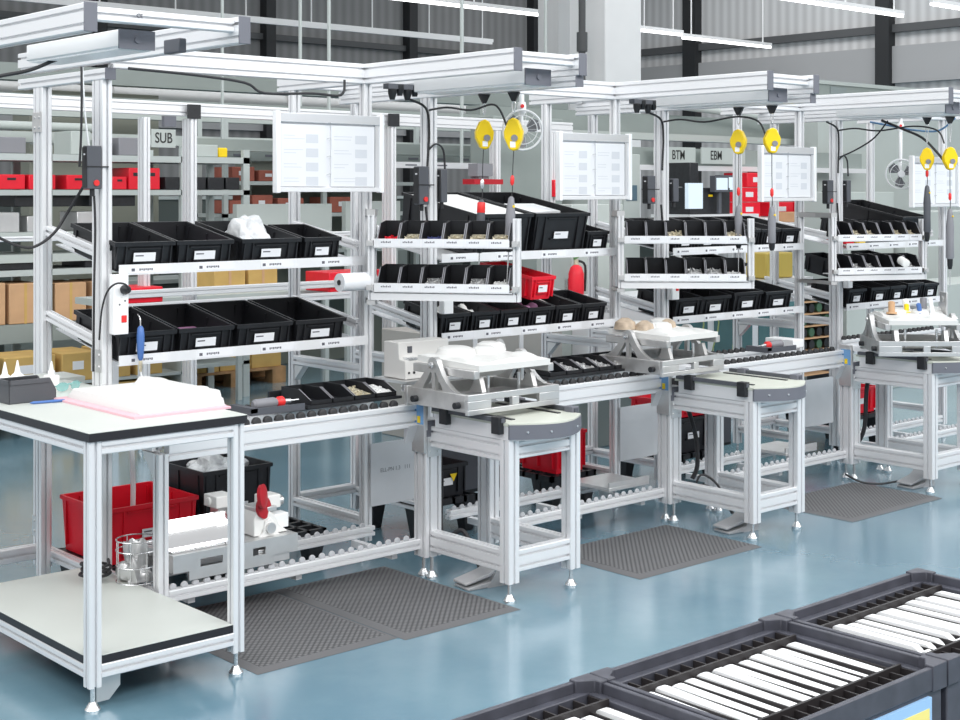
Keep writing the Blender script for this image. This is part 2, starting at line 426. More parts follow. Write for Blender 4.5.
# ------------------------------------------------------------------ side tables with slide plates
def side_table(k):
    nm = {2:'second', 3:'third', 4:'fourth'}[k]
    xl = XS[k]
    t = thing('side_table', 'aluminium side table with rounded cream slide plate at the %s workstation' % nm, 'table', (xl, 4.35, 0), group='side tables in front of the line')
    D = .53
    for (x, y, w, d) in ((0,0,.06,.06),(.36,0,.06,.06),(0,D,.09,.085),(.36,D,.06,.085)):
        post(t, x, y, w, d, .675 if y == 0 else .70, .085 if y == 0 else .10, name='leg')
    for z, h in ((.63,.09),(.172,.09)):
        beam(t, (0,.03,z),(0,D-.042,z), h, .045); beam(t, (.36,.03,z),(.36,D-.042,z), h, .045)
        beam(t, (.03,0,z),(.33,0,z), h if z<.5 else .07, .045)
    # slide plate with bulged front end
    N = 14; arc = []
    for i in range(N+1):
        a = i/N; x = -.03+.42*a; arc.append((x, -.03-.10*math.sin(math.pi*a)))
    poly = arc + [(.39,D-.06),(-.03,D-.06)]
    MB().prism(poly, 'Z', .735, .748).build('slide_plate', CREAM, t)
    MB().prism([(p[0]*.985+.002,p[1]*.95) for p in poly], 'Z', .676, .735).build('table_body', ALU, t)
    rim = [(p[0], p[1]-.004) for p in arc]; rin = [(p[0], p[1]+.006) for p in reversed(arc)]
    mb = MB(); mb.prism(rim+rin, 'Z', .682, .742); 
    mb.use(STEEL)
    for i in (2,5,11): mb.cyl((arc[i][0],arc[i][1]-.008,.712),(arc[i][0],arc[i][1]+.002,.712),.005,n=8)
    mb.build('curved_bumper', CAP, t)
    # side guide rails with black stop blocks
    for x in (-.035,.395):
        g = MB().box(x-.010,x+.010,.0,D-.08,.748,.766).build('guide_rail', DGREY, t)
        for y in (.005, .34):
            MB().box(x-.02,x+.02,y,y+.05,.70,.772).build('stop_block', BLK if x<0 else CAP, g, bev=.003)
    # inner white strips
    for x in (.04,.31): MB().box(x,x+.02,.03,D-.1,.748,.752).build('slide_strip', BLK, t)
    # bracket at the conveyor with blue sticker
    bxo('bracket', ALU2, t, -.062,-.047, D-.05,D+.035, .56,.80, bev=.002)
    MB().box(-.0535,-.0445,D-.052,D-.049,.66,.77).build('edge', ALU2, t)
    bxo('sticker', STICK, t, -.0635,-.0618, D-.045,D+.02, .685,.775, label='blue sticker with yellow marks')
    bxo('sticker', YEL, t, -.0645,-.0634, D-.025,D-.005, .69,.72, label='small yellow warning mark')
    bxo('bracket', CAP, t, -.05,.03, D-.05,D-.0425, .63,.70, bev=.002)
    plate(t, 0, D-.0425, .585, .08,.09)
    MB().prism([(D-.01,.68),(D+.03,.60),(D+.03,.68)], 'X', -.11,-.05).build('corner_plate', SHEET, t)
    return t
for k in (2,3,4): side_table(k)
# ------------------------------------------------------------------ bins
_bins = {}
def bin_meshes(w, l, h, m):
    key = (w,l,h,m.name)
    if key in _bins: return _bins[key]
    t = .004; tp = .012; rw = .007
    mb = MB()
    def rect(x0,x1,y0,y1,z): return [(x0,y0,z),(x1,y0,z),(x1,y1,z),(x0,y1,z)]
    a = -w/2+rw; b = w/2-rw; c = rw; d = l-rw
    mb.loft([rect(a+tp+t,b-tp-t,c+tp+t,d-tp-t,t), rect(a+t,b-t,c+t,d-t,h), rect(a,b,c,d,h), rect(a+tp,b-tp,c+tp,d-tp,0)], False)
    v = [f for f in mb.bm.verts]
    mb.face([v[0],v[1],v[2],v[3]]); mb.face([v[15],v[14],v[13],v[12]])
    # rim flange
    for (x0,x1,y0,y1) in ((-w/2,w/2,0,rw+.002),(-w/2,w/2,l-rw-.002,l),(-w/2,a+.002,rw,l-rw),(b-.002,w/2,rw,l-rw)):
        mb.box(x0,x1,y0,y1,h-.016,h+.001)
    # ribs front/back and sides
    for sx in (-1,1):
        for f in (.30,.44):
            x = sx*w*f; mb.box(x-.003,x+.003,.003,c+tp,h*.12,h-.014); mb.box(x-.003,x+.003,d-tp,l-.003,h*.12,h-.014)
    for f in (.12,.5,.88):
        y = l*f; mb.box(-w/2+.003,a+tp,y-.003,y+.003,h*.12,h-.014); mb.box(b-tp,w/2-.003,y-.003,y+.003,h*.12,h-.014)
    # handle bar and card pocket frame
    mb.box(-w*.26,w*.26,.001,c+.004,h-.03,h-.024)
    mb.box(-w*.17-.004,w*.17+.004,.003,c+.008,h*.48-.024,h*.48-.018)
    body = mb.build('body', m); COL.objects.unlink(body)
    cw = min(.10, w*.36)
    lb = MB(); lb.box(-cw/2,cw/2,.001,.0025,h*.48-.017,h*.48+.019)
    lb.use(INK); lb.box(-cw*.42,-cw*.05,.0004,.001,h*.48+.004,h*.48+.009); 
    card = lb.build('label_card', PAPER); COL.objects.unlink(card); card['label'] = 'white paper label with a printed number'
    _bins[key] = (body, card); return _bins[key]
def bin_box(x, y, z, w, l, h, tilt, label, group, m=BLKIN, rz=0, cardx=None, name='storage_bin', cat='bin'):
    body, card = bin_meshes(w,l,h,m)
    t = thing(name, label, cat, (x,y,z), (R(tilt),0,rz), group)
    sub(body, t)
    c = sub(card, t)
    if cardx: c.location = (cardx,0,0)
    return t

def shelf(k, zt, x0, x1, label, ncards):
    t = thing('slanted_shelf', label, 'shelf', (x0, 5.262, zt-.04), group='slanted bin shelves between the frames')
    L = x1-x0
    f = MB().box(0,L,0,.004,0,.042).box(0,L,.004,.02,0,.004).build('front_rail', ALU, t)
    for i in range(ncards):
        x = L*(i+.30)/ncards
        mb = MB(); mb.box(x-.05,x+.13,-.0012,0,.006,.036)
        mb.use(INK); mb.box(x-.04,x-.025,-.0018,-.0012,.014,.026)
        for q in range(7): mb.box(x-.005+q*.009,x+.001+q*.009,-.0018,-.0012,.016+.002*(q%2),.025)
        mb.build('label_card', PAPER, f)
    ang = 9.5
    for x in (-.02,L+.02):
        MB().prof((x,.10,.085),(x,.62,.085+.52*math.tan(R(ang))),.045,.03,(0,0,1)).build('side_arm', ALU, t)
    MB().prism([(.01,.006),(.60,.006+.59*math.tan(R(ang))),(.60,.012+.59*math.tan(R(ang))),(.01,.012)],'X',.012,L-.012).build('deck', SHEET, t)
    return t
BAY = {1:(2.75,4.0), 2:(4.445,5.69), 3:(6.135,7.36), 4:(7.815,8.97)}
ZU = {1:1.405, 2:1.40, 3:1.385, 4:1.37}; ZL = {1:1.04, 2:1.02, 3:1.00, 4:.985}
bay = {1:'leftmost bay', 2:'second bay', 3:'third bay', 4:'rightmost bay'}
for k in BAY:
    shelf(k, ZU[k], *BAY[k], 'upper slanted shelf of the %s with a white label rail' % bay[k], 4 if k < 3 else 5)
    shelf(k, ZL[k], *BAY[k], 'lower slanted shelf of the %s with a white label rail' % bay[k], 4 if k < 2 else 5)
T = 10.5
def row(k, lev, items, lab):
    # items: (x centre, w, l, h)
    z0 = (ZU if lev == 'upper' else ZL)[k] - .027
    out = []
    for i, (x,w,l,h) in enumerate(items):
        out.append(bin_box(x, 5.275, z0, w-.004, l, h, T, lab(i), 'black bins on the %s shelf, %s' % (lev, bay[k])))
    return out
row(1,'upper',[(2.865,.278,.4,.12),(3.145,.278,.4,.12),(3.475,.31,.4,.12),(3.745,.205,.3,.12)],
    lambda i: ['black bin on the upper left shelf, nearest the first post','black bin with pink foam on the upper left shelf, second from left','black bin holding a clear plastic bag on the upper left shelf','narrow black bin at the right end of the upper left shelf'][i])
row(1,'lower',[(2.875,.27,.4,.12),(3.15,.27,.4,.12),(3.44,.29,.4,.12),(3.735,.28,.4,.12)],
    lambda i: ['black bin on the lower left shelf, beside the blue hanging tool','black bin with purple foam on the lower left shelf, second from left','black bin on the lower left shelf, third from left','empty black bin at the right end of the lower left shelf'][i])
row(2,'upper',[(4.84,.39,.6,.22),(5.245,.40,.6,.22),(5.525,.17,.3,.12)],
    lambda i: ['large deep black bin with white sheet behind the hanging screwdrivers','large deep black bin right of the hanging screwdrivers, second bay','small black bin at the right end of the second upper shelf'][i])
row(2,'lower',[(4.53+.193*i,.19,.3,.12) for i in range(6)],
    lambda i: '%s black bin from the left on the second bay lower shelf' % ORD[i])
row(3,'upper',[(6.245+.195*i,.19,.4,.12) for i in range(6)],
    lambda i: '%s black bin from the left on the third bay upper shelf' % ORD[i])
row(3,'lower',[(6.27,.25,.3,.13),(6.505,.27,.3,.13),(6.80,.28,.4,.14),(7.10,.27,.4,.13)],
    lambda i: '%s black bin from the left on the third bay lower shelf' % ORD[i])
row(4,'upper',[(8.18,.2,.4,.12),(8.38,.2,.3,.12)],
    lambda i: ['black bin on the right bay upper shelf, nearest the fourth post','black bin on the right bay upper shelf, second from the post'][i])
row(4,'lower',[(7.93,.20,.3,.12),(8.19,.22,.3,.12),(8.40,.19,.3,.12),(8.61,.20,.3,.13),(8.81,.19,.3,.12)],
    lambda i: '%s black bin from the left on the right bay lower shelf' % ORD[i])
# bins stacked on the back of the lower rows
bin_box(6.44,5.36,1.145,.26,.3,.12,T,'black bin stacked on the third bay lower row, left one','bins stacked on lower rows')
bin_box(6.78,5.37,1.155,.26,.3,.12,T,'black bin stacked on the third bay lower row, right one','bins stacked on lower rows')
bin_box(7.99,5.36,1.125,.21,.3,.12,T,'black bin stacked on the right bay lower row, left one','bins stacked on lower rows')
bin_box(8.52,5.36,1.125,.21,.3,.12,T,'black bin stacked on the right bay lower row, right one','bins stacked on lower rows')
# second row of bins behind on the upper right shelf
bin_box(8.64,5.30,1.365,.34,.55,.17,12,'long black bin tilted on the right upper shelf below the fan',None)
bin_box(5.10,5.25,1.15,.17,.4,.12,9,'red bin resting on top of the black bins in the second bay','red bins on the line', RED)
# yellow and red packets in the right bay
tag(MB().box(-.05,.05,0,.15,0,.06).build('packet', RED, loc=(7.88,5.285,1.365), rot=(R(T),0,0), bev=.006), 'red packet on the upper shelf behind the fourth swing rack', 'packet')
tag(MB().box(-.03,.03,0,.10,0,.05).build('packet', YEL, loc=(8.02,5.285,1.365), rot=(R(T),0,R(-12)), bev=.006), 'small yellow packet behind the fourth swing rack', 'packet')

# contents
def crumple(sx, sy, sz, seed, n=9, sharp=.35):
    rnd = random.Random(seed); mb = MB(); bm = mb.bm
    bmesh.ops.create_icosphere(bm, subdivisions=4, radius=1)
    off = [Vector((rnd.uniform(-1,1),rnd.uniform(-1,1),rnd.uniform(-1,1))).normalized() for _ in range(n)]
    for v in bm.verts:
        d = v.co.normalized(); f = 1
        for q, o in enumerate(off): f += sharp/n*(math.sin(7*d.dot(o)+q) + .4*(abs(math.sin(17*d.dot(o)+q))-.8))
        v.co = Vector((d.x*sx*f, d.y*sy*f, max(-.05, d.z)*sz*f))
    return mb
def in_bin(x, y_in, z0, dz, mb, name, m, label, cat, tilt=T, kind=None, bev=0):
    # place inside a tilted bin: y_in along the bin floor from its front, dz above its floor
    a = R(tilt); y = 5.275 + y_in*math.cos(a) - dz*math.sin(a); z = z0 + y_in*math.sin(a) + dz*math.cos(a)
    o = mb.build(name, m, loc=(x,y,z), rot=(a,0,0), bev=bev); return tag(o, label, cat, kind=kind)
zu, zl = ZU[1]-.027, ZL[1]-.027
in_bin(3.145,.16,zu,.008, MB().box(-.09,.09,-.08,.12,0,.05), 'foam_pad', PINK, 'pink foam pad in the second bin on the upper left shelf', 'foam')
in_bin(3.15,.17,zl,.008, MB().box(-.10,.10,-.10,.10,0,.042), 'foam_pad', PINK, 'purple pink foam pad in the second bin on the lower left shelf', 'foam')
in_bin(3.44,.14,zl,.008, MB().box(-.06,.06,-.05,.05,0,.03), 'cloth_pad', mat('dark_blue_cloth',(.03,.04,.10),.9), 'dark blue cloth in the third bin on the lower left shelf', 'cloth')
BAG = mat('crinkled_plastic_bag', (.78,.80,.83), .22, 0, .25, 26, bump=1, bscale=40)
in_bin(3.475,.215,zu,.02, crumple(.115,.145,.15,3,14,.8), 'plastic_bag', BAG, 'crinkled clear plastic bag bulging out of an upper left bin', 'bag')
in_bin(2.86,.12,zu,.008, crumple(.10,.09,.035,5), 'parts_bag', SCREW, 'small grey parts in the first bin on the upper left shelf', 'parts')
z2 = ZL[2]-.027
for i,(m,l,s) in enumerate(((OFFW,'crumpled ivory paper in the first bin, second bay lower shelf',3),(OFFW,'crumpled ivory paper in the second bin, second bay lower shelf',4),(PINK,'pink card in the fourth bin, second bay lower shelf',8))):
    in_bin(4.53+.193*(i if i<2 else 3),.15,z2,.02, crumple(.07,.10,.085,s,10,.9), 'crumpled_paper', m, l, 'paper')
for i,x in enumerate((5.28,5.32)):
    in_bin(x,.04,z2,.03+.03*i, MB().cyl((0,0,0),(0,.2,.02),.016), 'cardboard_tube', OFFW if i else MGREY, ['grey tube in the fifth bin, second bay lower shelf','ivory tube in the fifth bin, second bay lower shelf'][i], 'tube')
z3 = ZU[2]-.027
in_bin(4.84,.02,z3,.20, MB().box(-.17,.17,.01,.56,0,.012), 'white_sheet', OFFW, 'pale sheet covering the left large bin of the second bay', 'sheet')
for i in range(3):
    in_bin(5.18+.05*i,.12+.10*i,z3,.02, MB().box(-.11,.11,-.05,.06,0,.20-.01*i), 'white_carton', WHITE, ['front','middle','rear'][i]+' white carton standing in the right large bin, second bay', 'carton', bev=.004)

# ------------------------------------------------------------------ swing-arm racks of small open bins
def open_bin(w, l, h):
    t = .0035; mb = MB()
    side = [(0,0),(l,0),(l,h),(l*.42,h),(.004,h*.36),(0,h*.30)]
    for x in (-w/2, w/2-t): mb.prism(side,'X',x,x+t)
    mb.box(-w/2,w/2,0,l,0,t).box(-w/2,w/2,l-t,l,0,h).box(-w/2,w/2,0,t,0,h*.32)
    mb.box(-w/2-.001,w/2+.001,l*.42,l,h-.006,h+.002) if False else None
    o = mb.build('small_parts_bin', BLKIN); COL.objects.unlink(o)
    eos = []
    for x in (-w/2-.0004, w/2-t-.0002):
        e = MB()
        a = Vector((0,.0,h*.32)); b = Vector((0,l*.42,h))
        e.prism([(.000,h*.345),(.004,h*.375),(l*.42,h+.0015),(l*.42-.008,h+.0015)],'X',x,x+t+.0006)
        eo = e.build('edge_strip', MGREY); COL.objects.unlink(eo); eos.append(eo)
    return o, eos
def pile(w, l, h, seed, m):
    rnd = random.Random(seed); mb = MB()
    for i in range(46):
        x = rnd.uniform(-w/2,w/2)*.86; y = rnd.uniform(.008,l*.85); z = h*(.35+.65*y/l)*rnd.uniform(.3,1)
        a = Vector((rnd.uniform(-1,1),rnd.uniform(-1,1),rnd.uniform(-.5,.5))).normalized()*.007
        p = Vector((max(-w/2+.012,min(w/2-.012,x)),max(.014,y),z+.007))
        mb.cyl(p-a,p+a,.0028,n=6)
    mb.prism([(.006,.002),(l*.9,.002),(l*.9,h*.85),(.006,h*.35)],'X',-w/2+.005,w/2-.005)
    o = mb.build('screws', m); COL.objects.unlink(o); return o
def swing(k, ox, oy, zb, rz, W, post_xy, contents):
    nm = {2:'second', 3:'third', 4:'fourth'}[k]
    t = thing('swing_rack', 'two-tier swing arm rack of small black bins at the %s workstation' % nm, 'rack', (ox,oy,zb), (0,0,rz), 'swing arm racks')
    for x in (0, W): MB().prof((x,0,0),(x,0,.37 if x else .385),.032,.045,(1,0,0)).build('upright', ALU, t)
    bw = (W-.06)/6
    for z in (.05,.25):
        r = MB().box(.018,W-.03,-.035,-.031,z-.012,z+.028).build('label_rail', ALU, t)
        for i in range(6):
            x = .03+bw*(i+.1)
            mb = MB(); mb.box(x,x+bw*.92,-.0362,-.035,z-.008,z+.024); mb.use(INK)
            for q in range(6): mb.box(x+.012+q*.008,x+.017+q*.008,-.0368,-.0362,z+.009,z+.015+.002*(q%2))
            mb.build('label_card', PAPER, r)
        MB().box(.018,W-.018,-.03,.14,z-.014,z-.009).build('tray', ALU, t)
        for x in (.0,W): MB().box(x-.016,x+.016,-.042,-.022,z-.006,z+.020).cyl((x,-.047,z+.007),(x,-.042,z+.007),.011,n=10).build('clamp', ALU2, t)
    MB().box(.0,W,-.025,.02,.0,.032).build('bottom_rail', ALU, t)
    # pivot brackets reaching back to the post
    c, s = math.cos(-rz), math.sin(-rz); dx, dy = post_xy[0]-ox, post_xy[1]-oy
    lx, ly = c*dx-s*dy, s*dx+c*dy
    for z, h in ((.395,.03),(-.012,.02)):
        d = Vector((lx,ly,0)); n = Vector((-d.y,d.x,0)).normalized()*.022
        mb = MB(); mb.loft([[(-.02,-.02,z-h/2),(.02,-.02,z-h/2),(.02,.02,z-h/2),(lx+n.x,ly+n.y,z-h/2),(lx-n.x,ly-n.y,z-h/2)],
                            [(-.02,-.02,z+h/2),(.02,-.02,z+h/2),(.02,.02,z+h/2),(lx+n.x,ly+n.y,z+h/2),(lx-n.x,ly-n.y,z+h/2)]])
        mb.build('pivot_bracket', ALU2, t)
    ob, eo = open_bin(bw-.004, .15, .094)
    piles = {}
    for r, z in enumerate((.25,.05)):
        for i in range(6):
            x = .03+bw*(i+.5); M = Matrix.Translation((ox,oy,zb)) @ Matrix.Rotation(rz,4,'Z') @ Matrix.Translation((x,-.026,z-.004)) @ Matrix.Rotation(R(7),4,'X')
            lab = '%s small black bin from the left, %s tier of the %s swing rack' % (ORD[i], ['upper','lower'][r], nm)
            b = thing('small_parts_bin', lab, 'bin', M.translation, M.to_euler(), 'small bins on the %s swing rack' % nm)
            bb = sub(ob, b); bb.name = 'body'; [sub(q, b) for q in eo]
            m = contents[r][i]
            if m:
                hh = .024 if m not in (BRASS,SCREW) else .04
                if (m.name) not in piles: piles[m.name] = pile(bw-.02,.11,hh,i+k*7,m)
                p = sub(piles[m.name], None); p.location = M @ Vector((0,.006,.004)); p.rotation_euler = M.to_euler()
                tag(p, 'loose small parts in the %s bin, %s tier, %s swing rack' % (ORD[i], ['upper','lower'][r], nm), 'screws', kind='stuff')
    return t
N_ = None
DB = mat('dark_blue_parts', (.05,.06,.2), .5); WP = mat('white_parts', (.75,.75,.74), .5)
swing(2, 3.965,5.185,1.212, R(-54), .669, (4.04,5.32), [[RED,BRASS,DB,BRASS,BRASS,BRASS],[N_,N_,SCREW,N_,SCREW,WP]])
swing(3, 5.625,5.19,1.19, R(-44), .686, (5.72,5.32), [[N_,N_,BRASS,N_,N_,BRASS],[N_,N_,N_,SCREW,SCREW,WP]])
swing(4, 7.32,5.03,1.165, R(-24), .63, (7.39,5.32), [[N_,BRASS,BRASS,N_,BRASS,BRASS],[N_,SCREW,SCREW,N_,N_,SCREW]])
o = MB().lathe((0,0,0),(0,1,0),((0,.018),(.002,.025),(.07,.025),(.072,.018)),18).build('tape_roll', OFFW, loc=(7.636,4.725,1.27), rot=(R(15),0,R(-30)))
tag(o, 'ivory tape roll lying in the lower tier of the fourth swing rack', 'roll')
# ------------------------------------------------------------------ document holders
def doc(x0, x1, z0, z1, y, label, px):
    t = thing('document_holder', label, 'document holder', (x0,y,z0), group='document holders on the frames')
    W = x1-x0; H = z1-z0
    bxo('back_board', PAPER, t, .015,W-.015,.004,.012,.01,H-.03)
    bxo('top_rail', HOLDER, t, .008,W-.008,-.012,.016,H-.042,H, bev=.003)
    bxo('bottom_rail', ALU, t, .01,W-.01,-.010,.014,0,.02, bev=.002)
    for x in (0, W-.022): bxo('side_rail', WHITE, t, x,x+.022,-.016,.018,-.004,H+.006, bev=.003)
    bxo('inner_rail', HOLDER, t, W-.045,W-.022,-.006,.004,.02,H-.042)
    m = W/2-.012
    for (a, b) in ((.028,m-.014),(m+.014,W-.05)):
        p = bxo('page', PAPER, t, a,b,-.006,.004,.024,H-.05)
        mb = MB(); rnd = random.Random(int(x0*100+a*1000)); w = b-a
        mb.use(INKL)
        for q in range(2+int(H/.09)):
            zz = H-.10-q*.062
            if zz < .05: break
            for l in range(2): mb.box(a+.015, a+w*rnd.uniform(.3,.55), -.0066,-.006, zz-l*.014, zz-l*.014+.003)
            mb.box(a+w*.55, a+w*.82, -.0066,-.006, zz-.03, zz+.008)
        mb.build('print', None, p)
    for f in (.22,.45,.68,.88):
        MB().tube([(m-.012,-.006,H*f),(m,-.016,H*f+.004),(m+.012,-.006,H*f)],.0016,n=6).build('ring', STEEL, t)
    bxo('mount', ALU2, t, px-x0-.02,px-x0+.02,.014,5.297-y,H*.55,H*.75)
    return t
doc(3.45,4.035,1.70,2.045,5.20,'open document holder with white pages on the second workstation frame',4.02)
doc(5.165,5.71,1.66,2.005,5.20,'open document holder with white pages on the third workstation frame',5.70)
doc(6.835,7.38,1.645,1.97,5.20,'open document holder with white pages on the fourth workstation frame',7.36)
doc(8.46,9.06,1.60,1.935,5.20,'open document holder with white pages at the right picture edge',9.02)

# ------------------------------------------------------------------ balancers and screwdrivers
def balancer(x, y, zr, zt, zb, turn, label):
    t = thing('tool_balancer', label, 'balancer', (x,y,zr), (0,0,turn), 'yellow tool balancers')
    MB().prism([(-.028,0),(.028,0),(.008,-.042),(-.008,-.042)],'Y',-.012,.012).build('trolley', BLK, t)
    h0 = zt-zr
    MB().tube([(0,0,-.035),(.008,0,-.055),(0,0,h0+.02),(-.008,0,-.06),(0,0,-.035)],.0025,n=6).build('hook', STEEL, t)
    H = zt-zb; r = .043
    prof = [(0,h0),(.022,h0-.012),(r,h0-H*.42),(r*.92,h0-H*.66),(.018,h0-H*.97),(0,h0-H),(-.018,h0-H*.95),(-r*.95,h0-H*.62),(-r,h0-H*.42),(-.022,h0-.012)]
    MB().prism(prof,'Y',-.022,.022).build('housing', YEL, t, bev=.006)
    MB().cyl((.008,-.030,h0-H*.62),(.008,-.020,h0-H*.62),.015,n=18).build('drum_cover', MGREY, t)
    MB().box(-.012,.012,-.0235,-.022,h0-H*.9,h0-H*.72).build('rating_plate', WHITE, t)
    return t
def screwdriver(x, y, ztop, zbody, ztail, ztip, lean, red, label, zline, m=DGREY, body_r=.019):
    t = thing('electric_screwdriver', label, 'screwdriver', (x,y,ztop), (0,lean,0), 'hanging electric screwdrivers')
    L = ztop-ztail
    MB().lathe((0,0,0),(0,0,-1),((0,.006),(.008,.013),(.03,.016),(L*.30,body_r),(L*.55,body_r*.93),(L*.80,body_r),(L*.83,body_r*.8)),16).build('body', m, t)
    MB().lathe((0,0,-L*.82),(0,0,-1),((0,.017),(L*.12,.015),(L*.18,.010)),14).build('nose', BLK, t)
    MB().cyl((0,0,-L),(0,0,-(ztop-ztip)),.003,n=8).build('bit', STEEL, t)
    if red: MB().lathe((0,0,-.012),(0,0,-1),((0,.0165),(.004,.0185),(.045,.0195),(.05,.017)),16).build('collar', REDPR, t)
    else: MB().cyl((0,-.021,-.045),(0,-.012,-.045),.006,n=10).build('button', YEL, t)
    MB().tube([(0,0,0),(.004,0,.03),(0,0,(zline-ztop)*.6),(0,0,zline-ztop)],.0022,n=6).build('cord', CABLE, t)
    MB().lathe((0,0,.05),(0,0,1),((0,.004),(.01,.009),(.035,.009),(.045,.004)),12).build('swivel', REDPR if not red else STEEL, t)
    return t
balancer(4.41,4.92,2.150,2.035,1.895,R(-30),'yellow tool balancer, left one at the second workstation')
balancer(4.41,4.72,2.150,2.035,1.885,R(-55),'yellow tool balancer in front of the white fan')
screwdriver(4.38,4.905,1.665,0,1.42,1.25,R(3),True,'grey hanging screwdriver with red collar at the second workstation',1.895)
screwdriver(4.395,4.72,1.68,0,1.43,1.25,R(4),False,'grey hanging screwdriver with yellow button at the second workstation',1.885,MGREY,.022)
balancer(6.10,4.78,2.150,2.035,1.90,R(-70),'yellow tool balancer beside the EBM sign')
balancer(6.10,4.563,2.150,2.035,1.90,R(-35),'yellow tool balancer in front of the third document holder')
screwdriver(6.10,4.78,1.63,0,1.40,1.24,0,False,'grey hanging screwdriver at the third workstation, left one',1.90,MGREY,.021)
screwdriver(6.10,4.563,1.625,0,1.395,1.24,0,False,'grey hanging screwdriver at the third workstation, right one',1.90,MGREY,.021)
balancer(7.78,4.673,2.150,1.97,1.83,R(-60),'yellow tool balancer, left one at the fourth workstation')
balancer(7.78,4.521,2.150,1.97,1.83,R(-40),'yellow tool balancer at the right picture edge')
screwdriver(7.78,4.673,1.74,0,1.40,1.30,0,False,'dark hanging screwdriver in front of the rightmost document holder',1.83,DGREY,.022)
screwdriver(7.78,4.521,1.60,0,1.24,1.13,0,False,'grey hanging screwdriver at the right picture edge',1.83,MGREY,.024)

# ------------------------------------------------------------------ small fans in clear cages
FANB = mat('translucent_fan_blade', (.16,.165,.18), .35)
CAGE = mat('fan_cage_plastic', (.74,.75,.77), .3)
def fan(x, y, z, r, rz, ztop, label):
    t = thing('desk_fan', label, 'fan', (x,y,z), (0,0,rz), 'small round fans')
    mb = MB()
    for q in range(1,3):
        rr = r*(.45+.27*q)
        mb.tube([(rr*math.cos(a*math.pi/14), -.03*(1-(rr/r)**2), rr*math.sin(a*math.pi/14)) for a in range(29)], .0022 if q < 2 else .005, n=6, smooth=1)
    for q in range(14):
        a = q*2*math.pi/14; mb.tube([(r*.2*math.cos(a),-.03,r*.2*math.sin(a)),(r*.6*math.cos(a),-.022,r*.6*math.sin(a)),(r*math.cos(a),0,r*math.sin(a))],.0008,n=4,smooth=2)
    mb.build('cage', CAGE, t)
    MB().lathe((0,-.032,0),(0,1,0),((0,r*.22),(.01,r*.24),(.075,r*.2)),20).build('hub', CAGE, t)
    for q in range(3):
        a0 = q*2*math.pi/3; mb = MB()
        A = [(math.cos(a0+d)*rr, sy, math.sin(a0+d)*rr) for rr, d, sy in ((r*.2,-.3,.015),(r*.6,-.15,.0),(r*.88,.05,-.006),(r*.92,.55,.006),(r*.75,.95,.022),(r*.4,.85,.026),(r*.2,.6,.022))]
        mb.loft([[Vector(p)+Vector((0,-.010,0)) for p in A],[Vector(p)+Vector((0,-.005,0)) for p in A]])
        mb.build('blade', FANB, t)
    MB().tube([(0,.04,0),(0,.055,r*.9),(0,.03,r*1.25),(0,.03,ztop-z)],.012,n=10).build('stem', WHITE, t)
    MB().lathe((0,.03,ztop-z-.035),(0,0,-1),((0,.018),(.02,.022),(.05,.02),(.06,.012)),14).build('joint', WHITE, t)
    MB().cyl((0,.004,ztop-z-.055),(0,.012,ztop-z-.055),.009,n=12).build('knob', REDPR, t)
    return t
fan(4.53,4.79,1.985,.092,R(-35),2.150,'white caged fan behind a yellow balancer at the second workstation')
bt = fan(8.50,5.30,1.82,.10,R(-52),2.20,'grey bladed fan hanging left of the rightmost document holder')

# ------------------------------------------------------------------ boxes on the posts
def controller(x, y, z0, z1, label, w=.062, d=.042, dot=True, strap=True):
    t = thing('screwdriver_controller', label, 'control box', (x,y,z0), group='dark control boxes strapped to the posts')
    h = z1-z0
    bxo('case', DGREY, t, -w/2,w/2,0,d,0,h, bev=.004)
    bxo('side_cover', BLK, t, -w/2-.003,-w/2+.001,.004,d-.002,.006,h-.006)
    bxo('nameplate', PAPER, t, -w/2-.0042,-w/2-.003,.012,.026,h*.78,h*.82, label='tiny pale nameplate')
    if dot: MB().cyl((w*.12,-.006,h*.14),(w*.12,.002,h*.14),.012,n=16).build('button', REDPR, t)
    MB().cyl((0,d/2,-.03),(0,d/2,0),.010,n=12).build('cable_gland', BLK, t)
    if strap: bxo('strap', BLK, t, -w/2-.004,w/2+.03,-.002,d+.002,h*.5,h*.53)
    return t
controller(2.662,5.30,1.712,1.885,'dark control box with red button on the first left post')
controller(4.335,5.262,1.64,1.822,'dark control box with red button left of the second workstation post')
controller(4.46,5.262,1.65,1.81,'dark narrow box on the right side of the second workstation post',.04,.042,False,False)
controller(5.955,5.262,1.635,1.79,'dark control box with red button on the third workstation post')
controller(6.16,5.262,1.645,1.775,'narrow grey box right of the third workstation post',.045,.042,False,False)
controller(7.64,5.262,1.625,1.775,'dark control box on the fourth workstation post')
controller(7.84,5.262,1.635,1.775,'narrow grey box right of the fourth workstation post',.045,.042,False,False)
def socket(x, y, z0, z1, w, plugged, label):
    t = thing('power_strip', label, 'power strip', (x,y,z0), group='white power strips on the posts')
    h = z1-z0
    bxo('case', WHITE, t, -w/2,w/2,0,.04,0,h, bev=.004)
    sw = bxo('switch', REDPR, t, .0,w*.34,-.005,.001,h*(.20 if plugged else .55),h*(.32 if plugged else .80), bev=.002, label='red rocker switch')
    if plugged:
        mb = MB(); mb.cyl((.004,-.001,h*.53),(.004,.001,h*.53),w*.36,n=22); mb.use(INK)
        for a in (-.012,.012): mb.cyl((.004+a,-.002,h*.53+a*.6),(.004+a,-.001,h*.53+a*.6),.004,n=8)
        mb.build('socket', OFFW, t)
        MB().lathe((.012,-.002,h*.75),(0,-1,0),((0,.019),(.012,.020),(.03,.015),(.04,.009)),16).build('plug', BLK, t)
        MB().tube([(.012,-.04,h*.75),(-.01,-.05,h*.85),(-.04,-.03,h*.86),(-.062,.0,h*.72),(-.07,.03,h*.4),(-.07,.05,-.02)],.004,n=8).build('plug_cable', CABLE, t)
    return t
